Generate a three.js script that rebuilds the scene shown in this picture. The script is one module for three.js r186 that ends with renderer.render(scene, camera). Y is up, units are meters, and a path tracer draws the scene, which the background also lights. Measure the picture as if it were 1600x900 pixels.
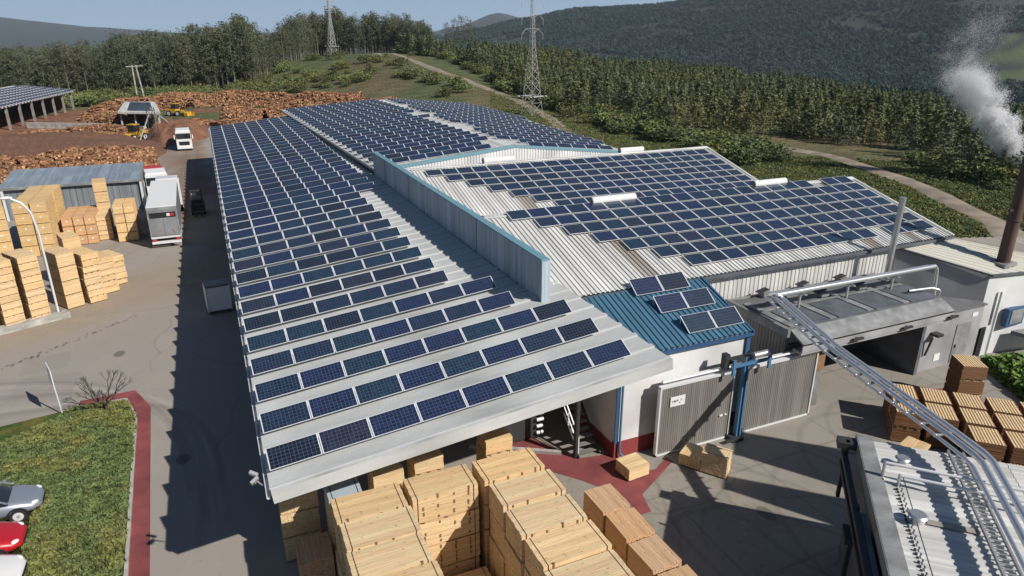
import * as THREE from 'three';
import { mergeGeometries } from 'three/addons/utils/BufferGeometryUtils.js';

// ---------- camera, sky, sun, exposure ----------
const scene = new THREE.Scene();
const renderer = new THREE.WebGLRenderer({ antialias: true });
renderer.toneMapping = THREE.LinearToneMapping;
renderer.toneMappingExposure = 1.12;
renderer.shadowMap.enabled = true;
const camera = new THREE.PerspectiveCamera(46.0, 16 / 9, 0.1, 20000);
camera.position.set(0, 18.5, 0);
camera.lookAt(0.378, 18.5 - 0.3453, -0.859);
const SUN = new THREE.Vector3(0.71, 1, 1.07).normalize();
{ // clear sky: pale band at the horizon, deep blue overhead, a little brighter round the sun
  const W = 512, H = 256, d = new Float32Array(W * H * 4), hor = [0.385, 0.53, 0.67], zen = [0.035, 0.072, 0.15];
  for (let j = 0; j < H; j++) for (let i = 0; i < W; i++) {
    const el = ((j + 0.5) / H - 0.5) * Math.PI, az = ((i + 0.5) / W - 0.5) * 2 * Math.PI, dir = new THREE.Vector3(Math.cos(el) * Math.cos(az), Math.sin(el), Math.cos(el) * Math.sin(az));
    const k = Math.exp(-Math.max(0, el) / 0.16), c = Math.max(0, dir.dot(SUN)), halo = 0.10 * Math.pow(c, 12), o = (j * W + i) * 4;
    for (let q = 0; q < 3; q++) d[o + q] = el < 0 ? [0.13, 0.13, 0.12][q] : zen[q] + (hor[q] - zen[q]) * k + halo; d[o + 3] = 1;
  }
  const t = new THREE.DataTexture(d, W, H, THREE.RGBAFormat, THREE.FloatType); t.mapping = THREE.EquirectangularReflectionMapping; t.magFilter = t.minFilter = THREE.LinearFilter; t.needsUpdate = true;
  scene.background = t; scene.environment = t;
}
const sun = new THREE.DirectionalLight(new THREE.Color(1, 0.95, 0.88), 4.7);
sun.position.copy(SUN).multiplyScalar(300).add(new THREE.Vector3(10, 0, -60));
sun.target.position.set(10, 0, -60);
sun.castShadow = true;
sun.shadow.mapSize.set(4096, 4096);
Object.assign(sun.shadow.camera, { left: -160, right: 160, top: 160, bottom: -160, near: 1, far: 900 });
scene.add(sun, sun.target);
scene.fog = new THREE.FogExp2(new THREE.Color(0.66, 0.8, 1.0), 0.00007);

// ---------- helpers ----------
function rng(seed) { let a = seed >>> 0; return () => { a = (a + 0x6D2B79F5) >>> 0; let t = Math.imul(a ^ (a >>> 15), 1 | a); t = (t + Math.imul(t ^ (t >>> 7), 61 | t)) ^ t; return ((t ^ (t >>> 14)) >>> 0) / 4294967296; }; }
const R0 = rng(11);
const V = (x, y, z) => new THREE.Vector3(x, y, z);
const lerp = (a, b, t) => a + (b - a) * t;
const smooth = (a, b, x) => { const t = Math.min(1, Math.max(0, (x - a) / (b - a))); return t * t * (3 - 2 * t); };
function table(t, x) { if (x <= t[0][0]) return t[0][1]; for (let i = 1; i < t.length; i++) if (x <= t[i][0]) return lerp(t[i - 1][1], t[i][1], smooth(t[i - 1][0], t[i][0], x) * 0.5 + 0.5 * (x - t[i - 1][0]) / (t[i][0] - t[i - 1][0])); return t[t.length - 1][1]; }
function hash(x, y, s = 0) { let h = Math.imul(x | 0, 374761393) + Math.imul(y | 0, 668265263) + Math.imul(s | 0, 974634721); h = Math.imul(h ^ (h >>> 13), 1274126177); return ((h ^ (h >>> 16)) >>> 0) / 4294967296; }
function vnoise(x, y, s = 0, per = 0) { const w = (n) => (per ? ((n % per) + per) % per : n); const xi = Math.floor(x), yi = Math.floor(y), fx = x - xi, fy = y - yi, u = fx * fx * (3 - 2 * fx), v = fy * fy * (3 - 2 * fy); return lerp(lerp(hash(w(xi), w(yi), s), hash(w(xi + 1), w(yi), s), u), lerp(hash(w(xi), w(yi + 1), s), hash(w(xi + 1), w(yi + 1), s), u), v); }
function fbm(x, y, s = 0, o = 4, per = 0) { let a = 0.5, r = 0, f = 1; for (let i = 0; i < o; i++) { r += a * vnoise(x * f, y * f, s + i, per * f); a *= 0.5; f *= 2; } return r / (1 - Math.pow(0.5, o)); }

function metreUV(g) {                                   // uv in metres, by the main axis of each face
  if (g.index) g = g.toNonIndexed();
  const p = g.attributes.position, n = p.count, uv = new Float32Array(n * 2);
  const a = V(), b = V(), c = V(), ab = V(), ac = V();
  for (let i = 0; i < n; i += 3) {
    a.fromBufferAttribute(p, i); b.fromBufferAttribute(p, i + 1); c.fromBufferAttribute(p, i + 2);
    ab.subVectors(b, a); ac.subVectors(c, a); ab.cross(ac);
    const x = Math.abs(ab.x), y = Math.abs(ab.y), z = Math.abs(ab.z);
    [a, b, c].forEach((q, k) => { const o = (i + k) * 2; if (y >= x && y >= z) { uv[o] = q.x; uv[o + 1] = q.z; } else if (x >= z) { uv[o] = q.z; uv[o + 1] = q.y; } else { uv[o] = q.x; uv[o + 1] = q.y; } });
  }
  g.setAttribute('uv', new THREE.BufferAttribute(uv, 2));
  return g;
}
function clean(g) { if (g.index) g = g.toNonIndexed(); for (const k of Object.keys(g.attributes)) if (!['position', 'normal', 'uv', 'color'].includes(k)) g.deleteAttribute(k); return g; }
function merge(list) {
  list = list.map(clean);
  const hasC = list.some((g) => g.attributes.color);
  if (hasC) list.forEach((g) => { if (!g.attributes.color) g.setAttribute('color', new THREE.BufferAttribute(new Float32Array(g.attributes.position.count * 3).fill(1), 3)); });
  return list.length === 1 ? list[0] : mergeGeometries(list);
}
function tint(g, r, gg = r, b = r) { if (g.index) g = g.toNonIndexed(); const n = g.attributes.position.count, c = new Float32Array(n * 3); for (let i = 0; i < n; i++) { c[i * 3] = r; c[i * 3 + 1] = gg; c[i * 3 + 2] = b; } g.setAttribute('color', new THREE.BufferAttribute(c, 3)); return g; }
const bx = (x0, x1, y0, y1, z0, z1) => metreUV(new THREE.BoxGeometry(Math.abs(x1 - x0), Math.abs(y1 - y0), Math.abs(z1 - z0)).translate((x0 + x1) / 2, (y0 + y1) / 2, (z0 + z1) / 2));
function frameOf(p, q, up = V(0, 1, 0)) { const z = q.clone().sub(p).normalize(); if (Math.abs(z.dot(up)) > 0.98) up = V(1, 0, 0); const x = up.clone().cross(z).normalize(), y = z.clone().cross(x); return new THREE.Matrix4().makeBasis(x, y, z); }
function beam(p, q, w, h = w, up) { const l = p.distanceTo(q), g = metreUV(new THREE.BoxGeometry(w, h, l)); const m = frameOf(p, q, up); m.setPosition(p.clone().add(q).multiplyScalar(0.5)); return g.applyMatrix4(m); }
function tube(p, q, r1, r2 = r1, seg = 8, open = false) { const l = p.distanceTo(q), g = new THREE.CylinderGeometry(r2, r1, l, seg, 1, open).rotateX(Math.PI / 2); const m = frameOf(p, q); m.setPosition(p.clone().add(q).multiplyScalar(0.5)); return clean(g.applyMatrix4(m)); }
function path(pts, r, seg = 8, closedEnds = true) { const c = new THREE.CatmullRomCurve3(pts, false, 'catmullrom', 0.05); return clean(new THREE.TubeGeometry(c, pts.length * 8, r, seg)); }
function poly(pts) {                                    // flat or bent polygon (fan) through 3-D points, uv = x,z or along the face
  const pos = []; for (let i = 1; i + 1 < pts.length; i++) pos.push(...pts[0].toArray(), ...pts[i].toArray(), ...pts[i + 1].toArray());
  const g = new THREE.BufferGeometry(); g.setAttribute('position', new THREE.Float32BufferAttribute(pos, 3)); g.computeVertexNormals(); return metreUV(g);
}
function slabOn(pts, t) {                               // closed prism under a polygon of 3-D points, thickness t downwards
  const n = pts.length, lo = pts.map((p) => p.clone().setY(p.y - t)), out = [];
  const tri = (a, b, c) => out.push(...a.toArray(), ...b.toArray(), ...c.toArray());
  for (let i = 1; i + 1 < n; i++) { tri(pts[0], pts[i], pts[i + 1]); tri(lo[0], lo[i + 1], lo[i]); }
  for (let i = 0; i < n; i++) { const j = (i + 1) % n; tri(pts[i], lo[i], lo[j]); tri(pts[i], lo[j], pts[j]); }
  const g = new THREE.BufferGeometry(); g.setAttribute('position', new THREE.Float32BufferAttribute(out, 3)); g.computeVertexNormals(); return metreUV(g);
}
function sheet(points, y) {                             // flat ground polygon with uv in metres
  const s = new THREE.Shape(points.map(([x, z]) => new THREE.Vector2(x, -z)));
  const g = new THREE.ShapeGeometry(s).rotateX(-Math.PI / 2).translate(0, y, 0); return metreUV(g);
}
function kerbStrip(points, w, h) {                      // raised band along a line of x,z points
  const g = []; for (let i = 0; i + 1 < points.length; i++) { const a = V(points[i][0], h / 2, points[i][1]), b = V(points[i + 1][0], h / 2, points[i + 1][1]); g.push(beam(a, b, w, h)); } return g;
}
// corrugated sheet: corner o, u across the ribs, v along them (full-length vectors), rib pitch and depth
function corrugated(o, u, v, pitch, depth, v2 = v) {
  const n = Math.max(2, Math.round(u.length() / pitch)), nrm = u.clone().cross(v).normalize(); if (nrm.y < 0 || (Math.abs(nrm.y) < 1e-3 && nrm.z < 0)) nrm.negate();
  const prof = [[0, 0], [0.42, 0], [0.54, 1], [0.88, 1], [1, 0]], pos = [], uv = [];
  const at = (t, d, e) => o.clone().addScaledVector(u, t).add(v.clone().lerp(v2, t).multiplyScalar(e)).addScaledVector(nrm, d * depth);
  const L = v.length(), W = u.length();
  for (let i = 0; i < n; i++) for (let k = 0; k < 4; k++) {
    const t0 = (i + prof[k][0]) / n, t1 = (i + prof[k + 1][0]) / n, d0 = prof[k][1], d1 = prof[k + 1][1];
    const a = at(t0, d0, 0), b = at(t1, d1, 0), c = at(t1, d1, 1), d = at(t0, d0, 1);
    for (const [p, uu, vv] of [[a, t0, 0], [b, t1, 0], [c, t1, 1], [a, t0, 0], [c, t1, 1], [d, t0, 1]]) { pos.push(p.x, p.y, p.z); uv.push(uu * W, vv * L); }
  }
  const g = new THREE.BufferGeometry(); g.setAttribute('position', new THREE.Float32BufferAttribute(pos, 3)); g.setAttribute('uv', new THREE.Float32BufferAttribute(uv, 2)); g.computeVertexNormals(); return g;
}
const taken = {};
function numbered(n) { if (taken[n] === undefined) { taken[n] = 0; return n; } taken[n]++; return n + '_' + String(taken[n]).padStart(3, '0'); }
function obj(name, geos, mat, parent) {
  const m = new THREE.Mesh(Array.isArray(geos) ? merge(geos) : geos, mat); m.castShadow = m.receiveShadow = true;
  m.name = parent ? name : numbered(name); (parent || scene).add(m); return m;
}
function tag(o, label, category, group, kind) { if (label) o.userData.label = label; if (category) o.userData.category = category; if (group) o.userData.group = group; if (kind) o.userData.kind = kind; return o; }
function thing(name, label, category, [x, y, z] = [0, 0, 0], turn = 0, group) { const g = new THREE.Group(); g.name = numbered(name); g.position.set(x, y, z); g.rotation.y = turn; scene.add(g); return tag(g, label, category, group); }
function struct(name, geos, mat) { return tag(obj(name, geos, mat), null, null, null, 'structure'); }
function copyOf(o, name, label, group) { const c = o.clone(); c.name = numbered(name); scene.add(c); c.userData = { ...o.userData, label: label || o.userData.label }; if (group) c.userData.group = group; return c; }

// ---------- textures ----------
function dataTex(w, h, fn, srgb = true) {
  const d = new Uint8Array(w * h * 4); for (let y = 0; y < h; y++) for (let x = 0; x < w; x++) { const c = fn(x, y); const o = (y * w + x) * 4; d[o] = c[0]; d[o + 1] = c[1]; d[o + 2] = c[2]; d[o + 3] = 255; }
  const t = new THREE.DataTexture(d, w, h); t.wrapS = t.wrapT = THREE.RepeatWrapping; t.magFilter = THREE.LinearFilter; t.minFilter = THREE.LinearMipmapLinearFilter; t.generateMipmaps = true; if (srgb) t.colorSpace = THREE.SRGBColorSpace; t.needsUpdate = true; return t;
}
const rep = (t, x, y = x) => { const c = t.clone(); c.repeat.set(x, y); c.needsUpdate = true; return c; };
const gray = (v) => { v = Math.max(0, Math.min(255, v)); return [v, v, v]; };
const texNoise = dataTex(512, 512, (x, y) => gray(205 + 90 * (fbm(x / 64, y / 64, 3, 5, 8) - 0.5) + 34 * (hash(x, y, 9) - 0.5)));
const texNoiseSoft = dataTex(512, 512, (x, y) => gray(222 + 70 * (fbm(x / 128, y / 128, 21, 5, 4) - 0.5) + 12 * (hash(x, y, 5) - 0.5)));
const texBump = dataTex(256, 256, (x, y) => gray(128 + 150 * (fbm(x / 16, y / 16, 41, 4, 16) - 0.5) + 50 * (hash(x, y, 6) - 0.5)), false);
const texWood = dataTex(512, 256, (x, y) => { const g = fbm(x / 128, y / 8, 61, 4, 0) - 0.5, k = vnoise(x / 40, y / 20, 88) > 0.93 ? -46 : 0; return [238 + 50 * g + k, 226 + 64 * g + k, 205 + 80 * g + k]; });
const texStreak = dataTex(512, 512, (x, y) => gray(222 + 60 * (fbm(x / 16, y / 256, 71, 3, 0) - 0.5) + 40 * (fbm(x / 128, y / 128, 75, 4, 4) - 0.5) + 8 * (hash(x, y, 2) - 0.5)));
const texGrass = dataTex(512, 512, (x, y) => { const a = fbm(x / 64, y / 64, 31, 5, 8), b = hash(x, y, 7), c = fbm(x / 8, y / 8, 35, 2, 64); const d = smooth(0.42, 0.62, a); return [lerp(128, 205, d) + 60 * (c - 0.5) + 36 * (b - 0.5), lerp(160, 190, d) + 60 * (c - 0.5) + 36 * (b - 0.5), lerp(75, 120, d) + 40 * (c - 0.5) + 20 * (b - 0.5)]; });
const texDirt = dataTex(512, 512, (x, y) => { const a = fbm(x / 40, y / 40, 131, 5, 0) - 0.5, b = hash(x, y, 17) - 0.5; return [200 + 110 * a + 50 * b, 180 + 105 * a + 45 * b, 165 + 100 * a + 40 * b]; });
// photovoltaic cells: 12 x 6 squares with clipped corners on the panel's back sheet
function cellTex(seed, base, line, nx, ny) {
  const W = nx * 32, H = ny * 32;
  return dataTex(W, H, (x, y) => {
    const i = Math.floor(x / 32), j = Math.floor(y / 32), fx = x % 32, fy = y % 32, e = Math.min(fx, 31 - fx, fy, 31 - fy), corner = Math.min(fx, 31 - fx) + Math.min(fy, 31 - fy);
    const k = 0.82 + 0.36 * hash(i, j, seed) + 0.1 * (hash(x, y, seed + 3) - 0.5), bus = fx % 11 === 5 ? 1.25 : 1;
    if (e < 2 || corner < 5) return line;
    return base.map((c) => Math.min(255, c * k * bus));
  });
}

// ---------- materials ----------
const S = (r, g, b) => new THREE.Color().setRGB(r, g, b);
function mat(c, rough = 0.85, o = {}) { return new THREE.MeshStandardMaterial({ color: c, roughness: rough, side: THREE.DoubleSide, ...o }); }
const M = {
  roofSlab: mat(S(0.50, 0.51, 0.50), 0.8, { map: rep(texNoiseSoft, 0.1, 0.3), bumpMap: rep(texBump, 1.2), bumpScale: 0.004 }),
  whiteSheet: mat(S(0.80, 0.79, 0.76), 0.55, { map: rep(texStreak, 0.21, 0.06) }),
  whiteWall: mat(S(0.86, 0.86, 0.85), 0.7, { map: rep(texNoiseSoft, 0.12) }),
  brownSheet: mat(S(0.47, 0.42, 0.37), 0.6, { map: rep(texStreak, 0.2, 0.06) }),
  slateSheet: mat(S(0.50, 0.59, 0.67), 0.5, { map: rep(texStreak, 0.15, 0.05) }),
  tealTrim: mat(S(0.15, 0.30, 0.36), 0.5),
  blueSheet: mat(S(0.085, 0.21, 0.31), 0.45, { map: rep(texStreak, 0.2, 0.1) }),
  blueTrim: mat(S(0.03, 0.09, 0.20), 0.5),
  bluePost: mat(S(0.07, 0.18, 0.32), 0.5),
  concrete: mat(S(0.33, 0.32, 0.30), 0.9, { map: rep(texNoise, 0.2), bumpMap: rep(texBump, 1), bumpScale: 0.004 }),
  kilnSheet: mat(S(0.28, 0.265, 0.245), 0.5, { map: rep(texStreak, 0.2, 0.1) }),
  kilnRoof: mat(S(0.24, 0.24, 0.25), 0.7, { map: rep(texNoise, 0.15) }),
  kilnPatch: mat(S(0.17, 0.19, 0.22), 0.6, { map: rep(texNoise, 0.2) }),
  kilnStrip: mat(S(0.36, 0.37, 0.37), 0.7, { map: rep(texNoise, 0.3) }),
  kilnWall: mat(S(0.42, 0.42, 0.43), 0.6, { map: rep(texNoiseSoft, 0.2) }),
  galv: new THREE.MeshStandardMaterial({ color: S(0.55, 0.55, 0.56), roughness: 0.35, metalness: 0.7, side: THREE.DoubleSide }),
  pipe: new THREE.MeshStandardMaterial({ color: S(0.78, 0.78, 0.8), roughness: 0.28, metalness: 0.75, side: THREE.DoubleSide }),
  lattice: mat(S(0.42, 0.42, 0.41), 0.6),
  steelDark: mat(S(0.035, 0.036, 0.04), 0.6),
  rust: mat(S(0.16, 0.095, 0.075), 0.85, { map: rep(texNoise, 0.5) }),
  alu: mat(S(0.70, 0.71, 0.72), 0.45, { metalness: 0.15 }),
  red: mat(S(0.34, 0.085, 0.085), 0.85, { map: rep(texNoise, 0.15), bumpMap: rep(texBump, 1), bumpScale: 0.003 }),
  maroon: mat(S(0.24, 0.04, 0.04), 0.8),
  kerb: mat(S(0.64, 0.62, 0.57), 0.9, { map: rep(texNoise, 0.4) }),
  dirt: mat(S(0.33, 0.19, 0.13), 0.95, { map: rep(texDirt, 0.05), bumpMap: rep(texBump, 0.25), bumpScale: 0.06 }),
  bark: mat(S(0.26, 0.165, 0.12), 0.95, { map: rep(texDirt, 0.3), bumpMap: rep(texBump, 0.6), bumpScale: 0.08 }),
  track: mat(S(0.44, 0.36, 0.27), 0.95, { map: rep(texNoise, 0.07) }),
  lawn: mat(S(0.20, 0.22, 0.10), 0.95, { map: rep(texGrass, 0.11), bumpMap: rep(texBump, 0.8), bumpScale: 0.05 }),
  trunk: mat(S(0.13, 0.10, 0.08), 0.95, { map: rep(texNoise, 0.5) }),
  glass: new THREE.MeshPhysicalMaterial({ color: S(0.02, 0.025, 0.03), roughness: 0.06, clearcoat: 1, side: THREE.DoubleSide }),
  rubber: mat(S(0.02, 0.02, 0.02), 0.9),
  black: mat(S(0.012, 0.012, 0.014), 0.8),
  white: mat(S(0.75, 0.75, 0.74), 0.5),
  paintWhite: new THREE.MeshPhysicalMaterial({ color: S(0.72, 0.72, 0.72), roughness: 0.4, clearcoat: 0.6, side: THREE.DoubleSide }),
  paintSilver: new THREE.MeshPhysicalMaterial({ color: S(0.36, 0.40, 0.46), roughness: 0.35, metalness: 0.5, clearcoat: 0.8, side: THREE.DoubleSide }),
  paintRed: new THREE.MeshPhysicalMaterial({ color: S(0.45, 0.012, 0.02), roughness: 0.35, clearcoat: 0.9, side: THREE.DoubleSide }),
  yellow: mat(S(0.55, 0.33, 0.03), 0.5),
  orange: mat(S(0.6, 0.22, 0.03), 0.5),
  lightRed: mat(S(0.5, 0.03, 0.03), 0.4),
  lampGlass: mat(S(0.8, 0.8, 0.78), 0.25),
  trailerGrey: mat(S(0.28, 0.29, 0.31), 0.55, { map: rep(texNoiseSoft, 0.3) }),
  shedRoof: mat(S(0.30, 0.36, 0.41), 0.5, { map: rep(texStreak, 0.15, 0.1) }),
  shedWall: mat(S(0.26, 0.29, 0.31), 0.6, { map: rep(texStreak, 0.5, 0.1) }),
  woodA: mat(S(0.83, 0.68, 0.48), 0.85, { map: rep(texWood, 0.45, 1.6), vertexColors: true }),
  woodB: mat(S(0.68, 0.50, 0.37), 0.85, { map: rep(texWood, 0.45, 1.6), vertexColors: true }),
  woodC: mat(S(0.30, 0.18, 0.11), 0.85, { map: rep(texWood, 0.45, 1.6), vertexColors: true }),
  bearer: mat(S(0.20, 0.12, 0.06), 0.9),
  wrap: mat(S(0.42, 0.50, 0.56), 0.4),
};
const PVtex = [[101, [25, 37, 58]], [102, [25, 35, 66]], [103, [35, 36, 52]], [104, [23, 43, 60]], [105, [22, 27, 40]]].map(([s, c]) => cellTex(s, c, [66, 79, 98], 12, 6));
M.pv = PVtex.map((t) => new THREE.MeshPhysicalMaterial({ map: t, roughness: 0.35, clearcoat: 0.5, clearcoatRoughness: 0.1, side: THREE.DoubleSide }));

// ---------- terrain ----------
const CREST = [[-180, 0], [-20, 0], [0, 2], [4, 6], [8, 10], [13, 12], [18, 11], [24, 9], [34, 3], [44, -2.5], [53, -9], [61, -14], [80, -18], [120, -10], [180, 0]];
const RIDGE = [[-180, 40], [-60, 10], [-20, -40], [14, -20], [18, 20], [21, 45], [24, 70], [29, 105], [34, 117], [40, 152], [47, 195], [61, 250], [90, 220], [180, 40]];
const FAR = [[-180, 60], [-40, 200], [-16, 215], [-13, 195], [-10, 150], [-6, 105], [0, 60], [17, 60], [19.5, 120], [22.6, 235], [25, 175], [30, 120], [180, 60]];
function ground(x, z) {
  const D = Math.hypot(x, z), az = THREE.MathUtils.radToDeg(Math.atan2(x, -z));
  const cr = table(CREST, az), s0 = az < 8 ? 215 : az < 20 ? lerp(215, 130, (az - 8) / 12) : 130;
  const near = cr * smooth(s0, 335, D), v = smooth(340, 950, D), r = smooth(1000, 2600, D), f = smooth(3000, 7000, D);
  let h = lerp(near, -62, v); h = lerp(h, table(RIDGE, az), r); h = lerp(h, table(FAR, az), f);
  const rough = smooth(140, 320, D) * 1.2 * (fbm(x / 30, z / 30, 5, 3) - 0.5) + smooth(900, 1600, D) * 70 * (fbm(x / 420, z / 420, 8, 4) - 0.5) * (1 - 0.8 * smooth(2300, 2600, D)) + f * 50 * (fbm(x / 900, z / 900, 18, 4) - 0.5);
  return h + rough - smooth(60, 80, D) * 0;
}
{
  const azs = []; for (let a = -180; a < 180;) { azs.push(a); a += a > -24 && a < 74 ? 0.7 : 5; } azs.push(180);
  const rs = [0, 20, 40, 60, 75, 90, 105, 120, 135, 150]; while (rs[rs.length - 1] < 9000) rs.push(rs[rs.length - 1] * (rs[rs.length - 1] < 400 ? 1.04 : 1.045));
  const pos = [], col = [], uv = [], idx = [], nA = azs.length;
  for (const D of rs) for (const a of azs) {
    const t = THREE.MathUtils.degToRad(a), x = Math.sin(t) * D, z = -Math.cos(t) * D; pos.push(x, ground(x, z) - 0.03, z); uv.push(x, z);
    const n = fbm(x / 25, z / 25, 51, 4), dry = smooth(0.45, 0.62, n);
    let c = [lerp(0.14, 0.21, dry), lerp(0.17, 0.175, dry), lerp(0.055, 0.075, dry)];
    if (a < 16 && D < 420) { const k = smooth(0.5, 0.7, fbm(x / 18, z / 18, 77, 3)) * 0.6; c = [lerp(c[0], 0.2, k), lerp(c[1], 0.14, k), lerp(c[2], 0.07, k)]; }
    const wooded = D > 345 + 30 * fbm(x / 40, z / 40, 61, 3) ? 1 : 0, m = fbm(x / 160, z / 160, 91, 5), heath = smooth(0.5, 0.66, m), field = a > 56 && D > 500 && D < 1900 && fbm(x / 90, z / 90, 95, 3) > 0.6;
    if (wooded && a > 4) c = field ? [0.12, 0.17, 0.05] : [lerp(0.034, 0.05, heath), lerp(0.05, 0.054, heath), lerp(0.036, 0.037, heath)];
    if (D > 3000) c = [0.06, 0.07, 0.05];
    col.push(...c);
  }
  for (let i = 0; i + 1 < rs.length; i++) for (let k = 0; k + 1 < nA; k++) { const a = i * nA + k, b = a + 1, c = a + nA, d = c + 1; idx.push(a, b, d, a, d, c); }
  const g = new THREE.BufferGeometry(); g.setAttribute('position', new THREE.Float32BufferAttribute(pos, 3)); g.setAttribute('uv', new THREE.Float32BufferAttribute(uv, 2)); g.setAttribute('color', new THREE.Float32BufferAttribute(col, 3)); g.setIndex(idx); g.computeVertexNormals();
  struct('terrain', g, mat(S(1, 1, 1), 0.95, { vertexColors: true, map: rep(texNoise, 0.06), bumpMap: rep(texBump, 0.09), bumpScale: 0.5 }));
}
// ---------- yard: concrete and asphalt with stains and tyre marks ----------
{
  const W = 2048, H = 2048, x0 = -50, x1 = 62, z0 = 12, z1 = -152;
  const cv = document.createElement('canvas'); cv.width = W; cv.height = H; const q = cv.getContext('2d');
  const X = (x) => (x - x0) / (x1 - x0) * W, Z = (z) => (z - z0) / (z1 - z0) * H, m = W / (x1 - x0);
  q.fillStyle = 'rgb(157,149,140)'; q.fillRect(0, 0, W, H);
  const r = rng(77);
  const blob = (x, z, s, c, a) => { q.globalAlpha = a; q.fillStyle = c; q.beginPath(); const n = 11; for (let i = 0; i <= n; i++) { const t = i / n * 6.283, k = s * (0.6 + 0.7 * r()); q[i ? 'lineTo' : 'moveTo'](X(x + Math.cos(t) * k), Z(z + Math.sin(t) * k * 1.3)); } q.fill(); };
  for (let i = 0; i < 1500; i++) blob(lerp(x0, x1, r()), lerp(z0, z1, r()), 0.5 + 3.5 * r() * r(), r() < 0.55 ? 'rgb(134,128,121)' : 'rgb(178,168,156)', 0.07);
  // greyer asphalt on the right-hand court, with slab joints
  q.globalAlpha = 0.5; q.fillStyle = 'rgb(139,134,125)'; q.fillRect(X(10), Z(10), X(60) - X(10), Z(-27) - Z(10));
  for (let i = 0; i < 260; i++) blob(lerp(11, 45, r()), lerp(2, -26, r()), 0.3 + 1.6 * r() * r(), r() < 0.6 ? 'rgb(108,102,96)' : 'rgb(165,158,148)', 0.1);
  q.globalAlpha = 0.35; q.strokeStyle = 'rgb(88,84,80)'; q.lineWidth = 1.3;
  for (let x = 10; x < 45; x += 5.2) { q.beginPath(); q.moveTo(X(x), Z(6)); q.lineTo(X(x + 1), Z(-27)); q.stroke(); }
  for (let z = 2; z > -26; z -= 5.4) { q.beginPath(); q.moveTo(X(10), Z(z)); q.lineTo(X(45), Z(z - 0.5)); q.stroke(); }
  // browner lane of mud from the log yard, and turning tyre marks
  for (let i = 0; i < 420; i++) { const t = r(); blob(lerp(-3, -30, t) + 6 * (r() - 0.5), lerp(-60, -42, t) + 7 * (r() - 0.5), 0.4 + 2.2 * r(), r() < 0.5 ? 'rgb(160,143,124)' : 'rgb(146,132,118)', 0.12); }
  for (let i = 0; i < 500; i++) blob(-2 - 9 * r() * r(), lerp(-80, -150, r()), 0.4 + 2 * r(), 'rgb(128,101,84)', 0.11);
  for (let i = 0; i < 46; i++) {
    q.globalAlpha = 0.05 + 0.07 * r(); q.strokeStyle = r() < 0.55 ? 'rgb(104,98,92)' : 'rgb(190,182,171)'; q.lineWidth = (0.16 + 0.25 * r()) * m;
    const k = r() * 4 - 2; q.beginPath(); q.moveTo(X(-2.2 + k * 0.4), Z(-24 - 6 * r())); q.bezierCurveTo(X(-2.5 + k * 0.6), Z(-38 + k), X(-5 + k), Z(-44 + k), X(-30), Z(-40 + k * 2.5)); q.stroke();
  }
  for (let i = 0; i < 30; i++) { q.globalAlpha = 0.05 + 0.06 * r(); q.strokeStyle = r() < 0.6 ? 'rgb(108,100,92)' : 'rgb(186,175,163)'; q.lineWidth = (0.2 + 0.3 * r()) * m; const k = r() * 4 - 2; q.beginPath(); q.moveTo(X(-3 + k * 0.5), Z(-140)); q.bezierCurveTo(X(-3 + k), Z(-80), X(-4 + k), Z(-58 + k), X(-36), Z(-44 + k * 2)); q.stroke(); }
  for (let i = 0; i < 60; i++) { const t = i / 60 + 0.02 * r(); q.globalAlpha = 0.5; q.fillStyle = 'rgb(66,58,52)'; q.beginPath(); q.ellipse(X(lerp(-14.5, -6.5, t) + 0.3 * r()), Z(lerp(-44.5, -52, t) + 0.5 * r()), (0.03 + 0.13 * r() * r()) * m, (0.03 + 0.1 * r()) * m, 0, 0, 7); q.fill(); }
  for (let i = 0; i < 22; i++) { q.globalAlpha = 0.14; q.strokeStyle = 'rgb(74,70,68)'; q.lineWidth = 0.22 * m; const x = lerp(16, 40, r()), z = lerp(-4, -21, r()); q.beginPath(); q.arc(X(x), Z(z), (1.5 + 4 * r()) * m, r() * 6, r() * 6 + 1.5); q.stroke(); }
  // repair patches, cracks, covers and trodden sawdust
  for (let i = 0; i < 26; i++) { q.globalAlpha = 0.16 + 0.12 * r(); q.fillStyle = r() < 0.6 ? 'rgb(122,117,111)' : 'rgb(176,168,158)'; const x = r() < 0.6 ? lerp(-28, -1, r()) : lerp(12, 40, r()), z = x < 0 ? lerp(-20, -95, r()) : lerp(0, -24, r()); q.save(); q.translate(X(x), Z(z)); q.rotate((r() - 0.5) * 0.3); q.fillRect(0, 0, (0.8 + 3 * r()) * m, (0.6 + 2.5 * r()) * m); q.restore(); }
  for (let i = 0; i < 70; i++) { q.globalAlpha = 0.32; q.strokeStyle = 'rgb(92,86,80)'; q.lineWidth = 0.7 + 0.6 * r(); let x = r() < 0.6 ? lerp(-30, -1, r()) : lerp(12, 42, r()), z = x < 0 ? lerp(-18, -100, r()) : lerp(2, -25, r()), a = r() * 6.28; q.beginPath(); q.moveTo(X(x), Z(z)); for (let k = 0; k < 14; k++) { a += (r() - 0.5) * 0.9; x += Math.cos(a) * 0.45; z += Math.sin(a) * 0.45; q.lineTo(X(x), Z(z)); } q.stroke(); }
  for (let i = 0; i < 5; i++) { q.globalAlpha = 0.6; q.fillStyle = 'rgb(84,80,76)'; q.beginPath(); q.arc(X([-7, -3.2, -9, 19, 26][i]), Z([-45, -31, -64, -17, -19][i]), 0.32 * m, 0, 7); q.fill(); }
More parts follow.
